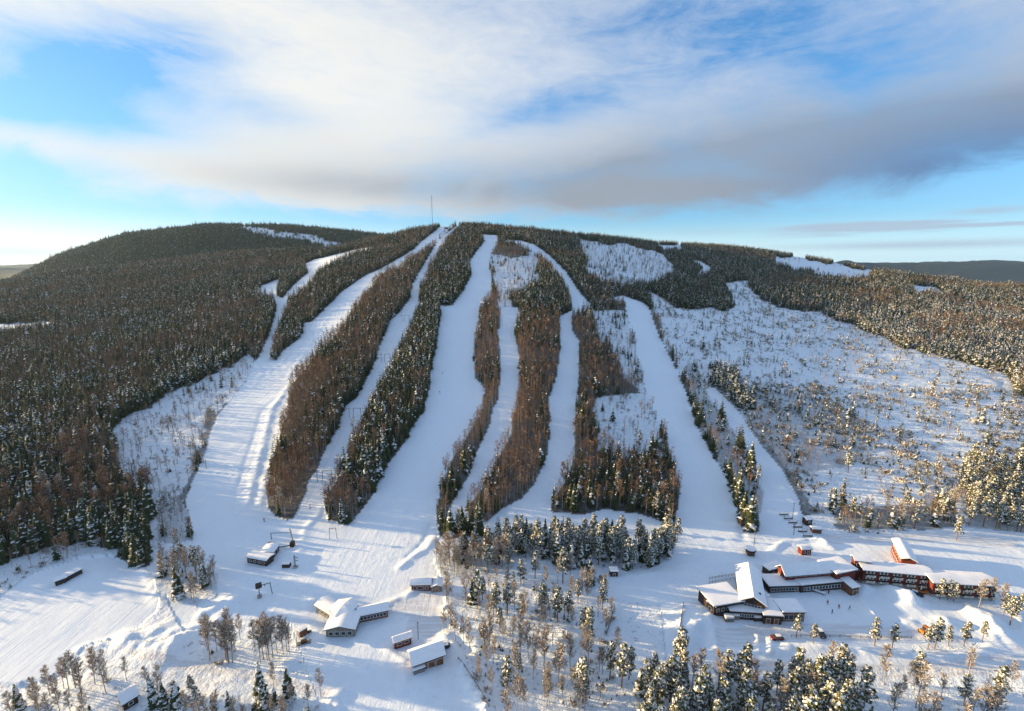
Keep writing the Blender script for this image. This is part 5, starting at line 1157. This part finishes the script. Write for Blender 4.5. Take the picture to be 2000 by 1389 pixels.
# ---------------------------------------------------------------- vehicles
def car(px, py, rz, paint, label, box=False):
    p = at(px, py); e = empty('parked_car' if not box else 'pickup_truck', p, label, 'car' if not box else 'pickup', None, rz)
    pr = [(-2.2, .35), (-2.25, .75), (-2.0, .95), (-1.0, 1.05), (1.2, 1.08), (2.1, .98), (2.25, .7), (2.2, .35)]
    n = len(pr); v = [(x, y, z) for y in (-.88, .88) for x, z in pr]; f = [tuple(range(n)), tuple(range(2 * n - 1, n - 1, -1))] + [(k, k + n, (k + 1) % n + n, (k + 1) % n) for k in range(n)]
    part('body', v, f, paint, e)
    x0, x1 = (-1.1, 1.9) if not box else (-1.1, .6)
    cb_ = [(x0, 1.04), (x0 + .65, 1.46), (x1 - .5, 1.46), (x1, 1.06)]; m_ = 4
    v = [(x, y * (1 if z < 1.2 else .86), z) for y in (-.80, .80) for x, z in cb_]; f = [(0, 1, 2, 3), (7, 6, 5, 4)] + [(k, k + 4, (k + 1) % 4 + 4, (k + 1) % 4) for k in range(4)]
    part('windows', v, f, 'glass', e); multi('roof', [(x0 + .62, x1 - .48, -.70, .70, 1.462, 1.50)], paint, e); multi('snow_cap', [(x0 + .7, x1 - .55, -.62, .62, 1.502, 1.60)], 'snow', e)
    for x in (-1.4, 1.4):
        for y in (-.86, .86):
            v, f = bar((x, y - .1, .34), (x, y + .1, .34), .34, 12); part('wheel', v, f, 'rubber', e)
    for y in (-.6, .6): multi('headlight', [(-2.27, -2.2, y - .16, y + .16, .6, .78)], 'white_paint', e)
    return e
c1_ = car(1517, 1248, .05, 'car_red', 'dark red car parked alone where the cleared lane meets the road')
car(1603, 1241, 1.5, 'car_black', 'black car seen end-on between two snowy pines by the road')
car(1789, 1162, 2.5, 'car_black', 'dark car parked in a snow hollow in front of the hotel')
car(1797, 1156, 2.4, 'orange_paint', 'orange-red pickup just behind the dark car at the hotel', True)
car(868, 1268, .3, 'car_black', 'dark car at the right end of the long red garage')
tr_ = empty('loader', at(1806, 1238), 'orange wheel loader beside the snowy pines at the road', 'loader', None, .2)
multi('body', [(-1.8, 1.6, -.8, .8, .8, 1.7)], 'orange_paint', tr_); multi('cab', [(-.6, .7, -.7, .7, 1.7, 2.9)], 'glass', tr_); multi('roof', [(-.7, .8, -.8, .8, 2.9, 3.0)], 'orange_paint', tr_); multi('bucket', [(1.9, 2.7, -1.1, 1.1, .3, 1.0)], 'steel', tr_)
for x in (-1.2, 1.1):
    for y in (-.95, .95):
        v, f = bar((x, y - .2, .65), (x, y + .2, .65), .65, 12); part('wheel', v, f, 'rubber', tr_)
sn_ = empty('snow_sled', at(594, 1256), 'small dark sled loaded with gear below the brown trailer', 'sled', None, .3)
multi('deck', [(-2.2, 2.2, -.8, .8, .1, .35)], 'grey_wood', sn_); multi('load', [(-1, .9, -.6, .6, .35, 1.2)], 'dark_wood', sn_); multi('runner', [(-2.4, 2.4, -.8, -.65, -.1, .1), (-2.4, 2.4, .65, .8, -.1, .1)], 'steel', sn_)
sk_ = empty('snowmobile', at(603, 1237), 'dark snowmobile parked at the right of the brown trailer', 'snowmobile', None, .5)
multi('body', [(-1.2, 1.0, -.4, .4, .25, .8)], 'car_black', sk_); multi('seat', [(-1.1, .1, -.25, .25, .8, 1.0)], 'rubber', sk_); multi('ski', [(.8, 1.7, -.5, -.35, -.02, .1), (.8, 1.7, .35, .5, -.02, .1)], 'steel', sk_); bars('handlebar', [((.3, -.4, 1.1), (.3, .4, 1.1), .04)], 'steel', sk_)
# boxes in front of the lodge
for px, py, s_, l_ in ((1423, 1211, 1.5, 'rounded pale snow-capped tank in front of the lodge, leftmost'), (1436, 1207, 1.2, 'white box against the lodge front beside the tank'), (1478, 1210, 1.3, 'dark crate at the left of the three lodge containers'),
                       (1487, 1206, 1.4, 'left white container before the lodge entrance'), (1497, 1207, 1.4, 'middle white container before the lodge entrance'), (1508, 1210, 1.5, 'right white container before the lodge entrance')):
    e = empty('container', at(px, py), l_, 'container', 'containers along the lodge front'); mt_ = 'dark_wood' if 'dark' in l_ else 'grey_wood'
    multi('body', [(-s_, s_, -s_ * .7, s_ * .7, -.5, 1.6)], mt_, e); multi('lid', [(-s_ - .05, s_ + .05, -s_ * .75, s_ * .75, 1.6, 1.72)], 'white_paint', e); multi('snow_cap', [(-s_, s_, -s_ * .68, s_ * .68, 1.722, 2.15)], 'snow', e)
tb_ = empty('picnic_table', at(1600, 1159), 'snow-covered bench table in the shaded yard below the hall', 'table', None, -.6)
multi('tabletop', [(-2, 2, -.5, .5, .68, .76)], 'grey_wood', tb_); multi('snow_cap', [(-1.95, 1.95, -.46, .46, .762, 1.0)], 'snow', tb_); multi('leg', [(-1.6, -1.5, -.4, .4, -.3, .68)], 'grey_wood', tb_); multi('leg', [(1.5, 1.6, -.4, .4, -.3, .68)], 'grey_wood', tb_)

# ---------------------------------------------------------------- people
def person_mesh(seed):
    r = random.Random(seed); sw = r.uniform(.12, .26)
    J = [(0, 0, .95, .15), (0, 0, 1.2, .16), (0, 0, 1.45, .15), (0, 0, 1.56, .06), (0, .02, 1.68, .10), (-.11, 0, .9, .10), (-.13, sw, .5, .075), (-.13, sw * .6, .08, .05), (-.13, sw * .6 + .14, .04, .05), (.11, 0, .9, .10), (.13, -sw, .5, .075), (.13, -sw * 1.4, .08, .05), (.13, -sw * 1.4 + .14, .04, .05),
         (-.2, 0, 1.42, .07), (-.3, .05, 1.15, .055), (-.32, .22, .95, .045), (.2, 0, 1.42, .07), (.3, .02, 1.15, .055), (.33, .2, .98, .045)]
    E = [(0, 1), (1, 2), (2, 3), (3, 4), (0, 5), (5, 6), (6, 7), (7, 8), (0, 9), (9, 10), (10, 11), (11, 12), (2, 13), (13, 14), (14, 15), (2, 16), (16, 17), (17, 18)]
    me = bpy.data.meshes.new('person'); me.from_pydata([j[:3] for j in J], E, []); o = bpy.data.objects.new('person', me); SC.collection.objects.link(o)
    sk = o.modifiers.new('skin', 'SKIN'); ss_ = o.modifiers.new('sub', 'SUBSURF'); ss_.levels = 1; ss_.render_levels = 1
    for i, d in enumerate(me.skin_vertices[0].data): d.radius = (J[i][3], J[i][3]); d.use_root = i == 0
    bpy.context.view_layer.update()
    m2 = bpy.data.meshes.new_from_object(o.evaluated_get(bpy.context.evaluated_depsgraph_get())); bpy.data.objects.remove(o)
    return m2
PM = [person_mesh(1), person_mesh(5)]
for mm, (c1m, c2m) in zip(PM, (('cloth_dark', 'cloth_red'), ('cloth_dark', 'cloth_dark'))):
    mm.materials.clear()
    for q in (c1m, c2m, 'skin'): mm.materials.append(MAT[q])
    for p in mm.polygons:
        z = p.center.z; p.material_index = 0 if z < .95 else (1 if z < 1.55 else 2); p.use_smooth = True
for i, (px, py, l_) in enumerate([(1616, 1181, 'person in dark clothes on the shaded yard, upper of the group'), (1625, 1199, 'person in dark clothes on the shaded yard, lowest of the group'), (1638, 1189, 'standing person in the middle of the shaded yard'), (1659, 1191, 'person farthest right on the shaded yard'), (1618, 1160, 'person near the snow-covered bench table'),
                                   (859, 768, 'lower of two tiny skiers on the broad central slope'), (864, 730, 'upper of two tiny skiers on the broad central slope'), (606, 992, 'lone skier beside the lower end of the lift gap'), (516, 1018, 'lone skier above the dark L-shaped hut'), (1290, 1060, 'skier below the right end of the brown wood')]):
    e = empty('person', at(px, py) + Vector((0, 0, .0)), l_, 'person', None, i * 1.3); e.scale = (1.08,) * 3
    o = bpy.data.objects.new('body', PM[i % 2]); link(o, e)
    v, f = bar((0, .02, 1.72), (0, .02, 1.86), .11, 8); part('hat', v, f, 'cloth_red' if i % 2 else 'cloth_dark', e)
    if i > 4:
        for s_ in (-.13, .13): multi('ski', [(s_ - .05, s_ + .05, -.8, 1.0, -.02, .03)], 'car_red', e)
# ================================================================== air
zb, zt = float(GZ.min()) - 1.0, 420.0
v = boxv(-26500, 26500, -400, 15200, zb, zt)
hz = part('haze', v, BOXF, 'snow', None); hz['kind'] = 'stuff'
m = bpy.data.materials.new('haze_air'); m.use_nodes = True; t = m.node_tree; t.nodes.clear()
pv = t.nodes.new('ShaderNodeVolumePrincipled'); pv.inputs['Color'].default_value = (.50, .74, 1.0, 1); pv.inputs['Density'].default_value = HAZE; pv.inputs['Anisotropy'].default_value = .25
mo = t.nodes.new('ShaderNodeOutputMaterial'); t.links.new(pv.outputs[0], mo.inputs['Volume'])
hz.data.materials.clear(); hz.data.materials.append(m)
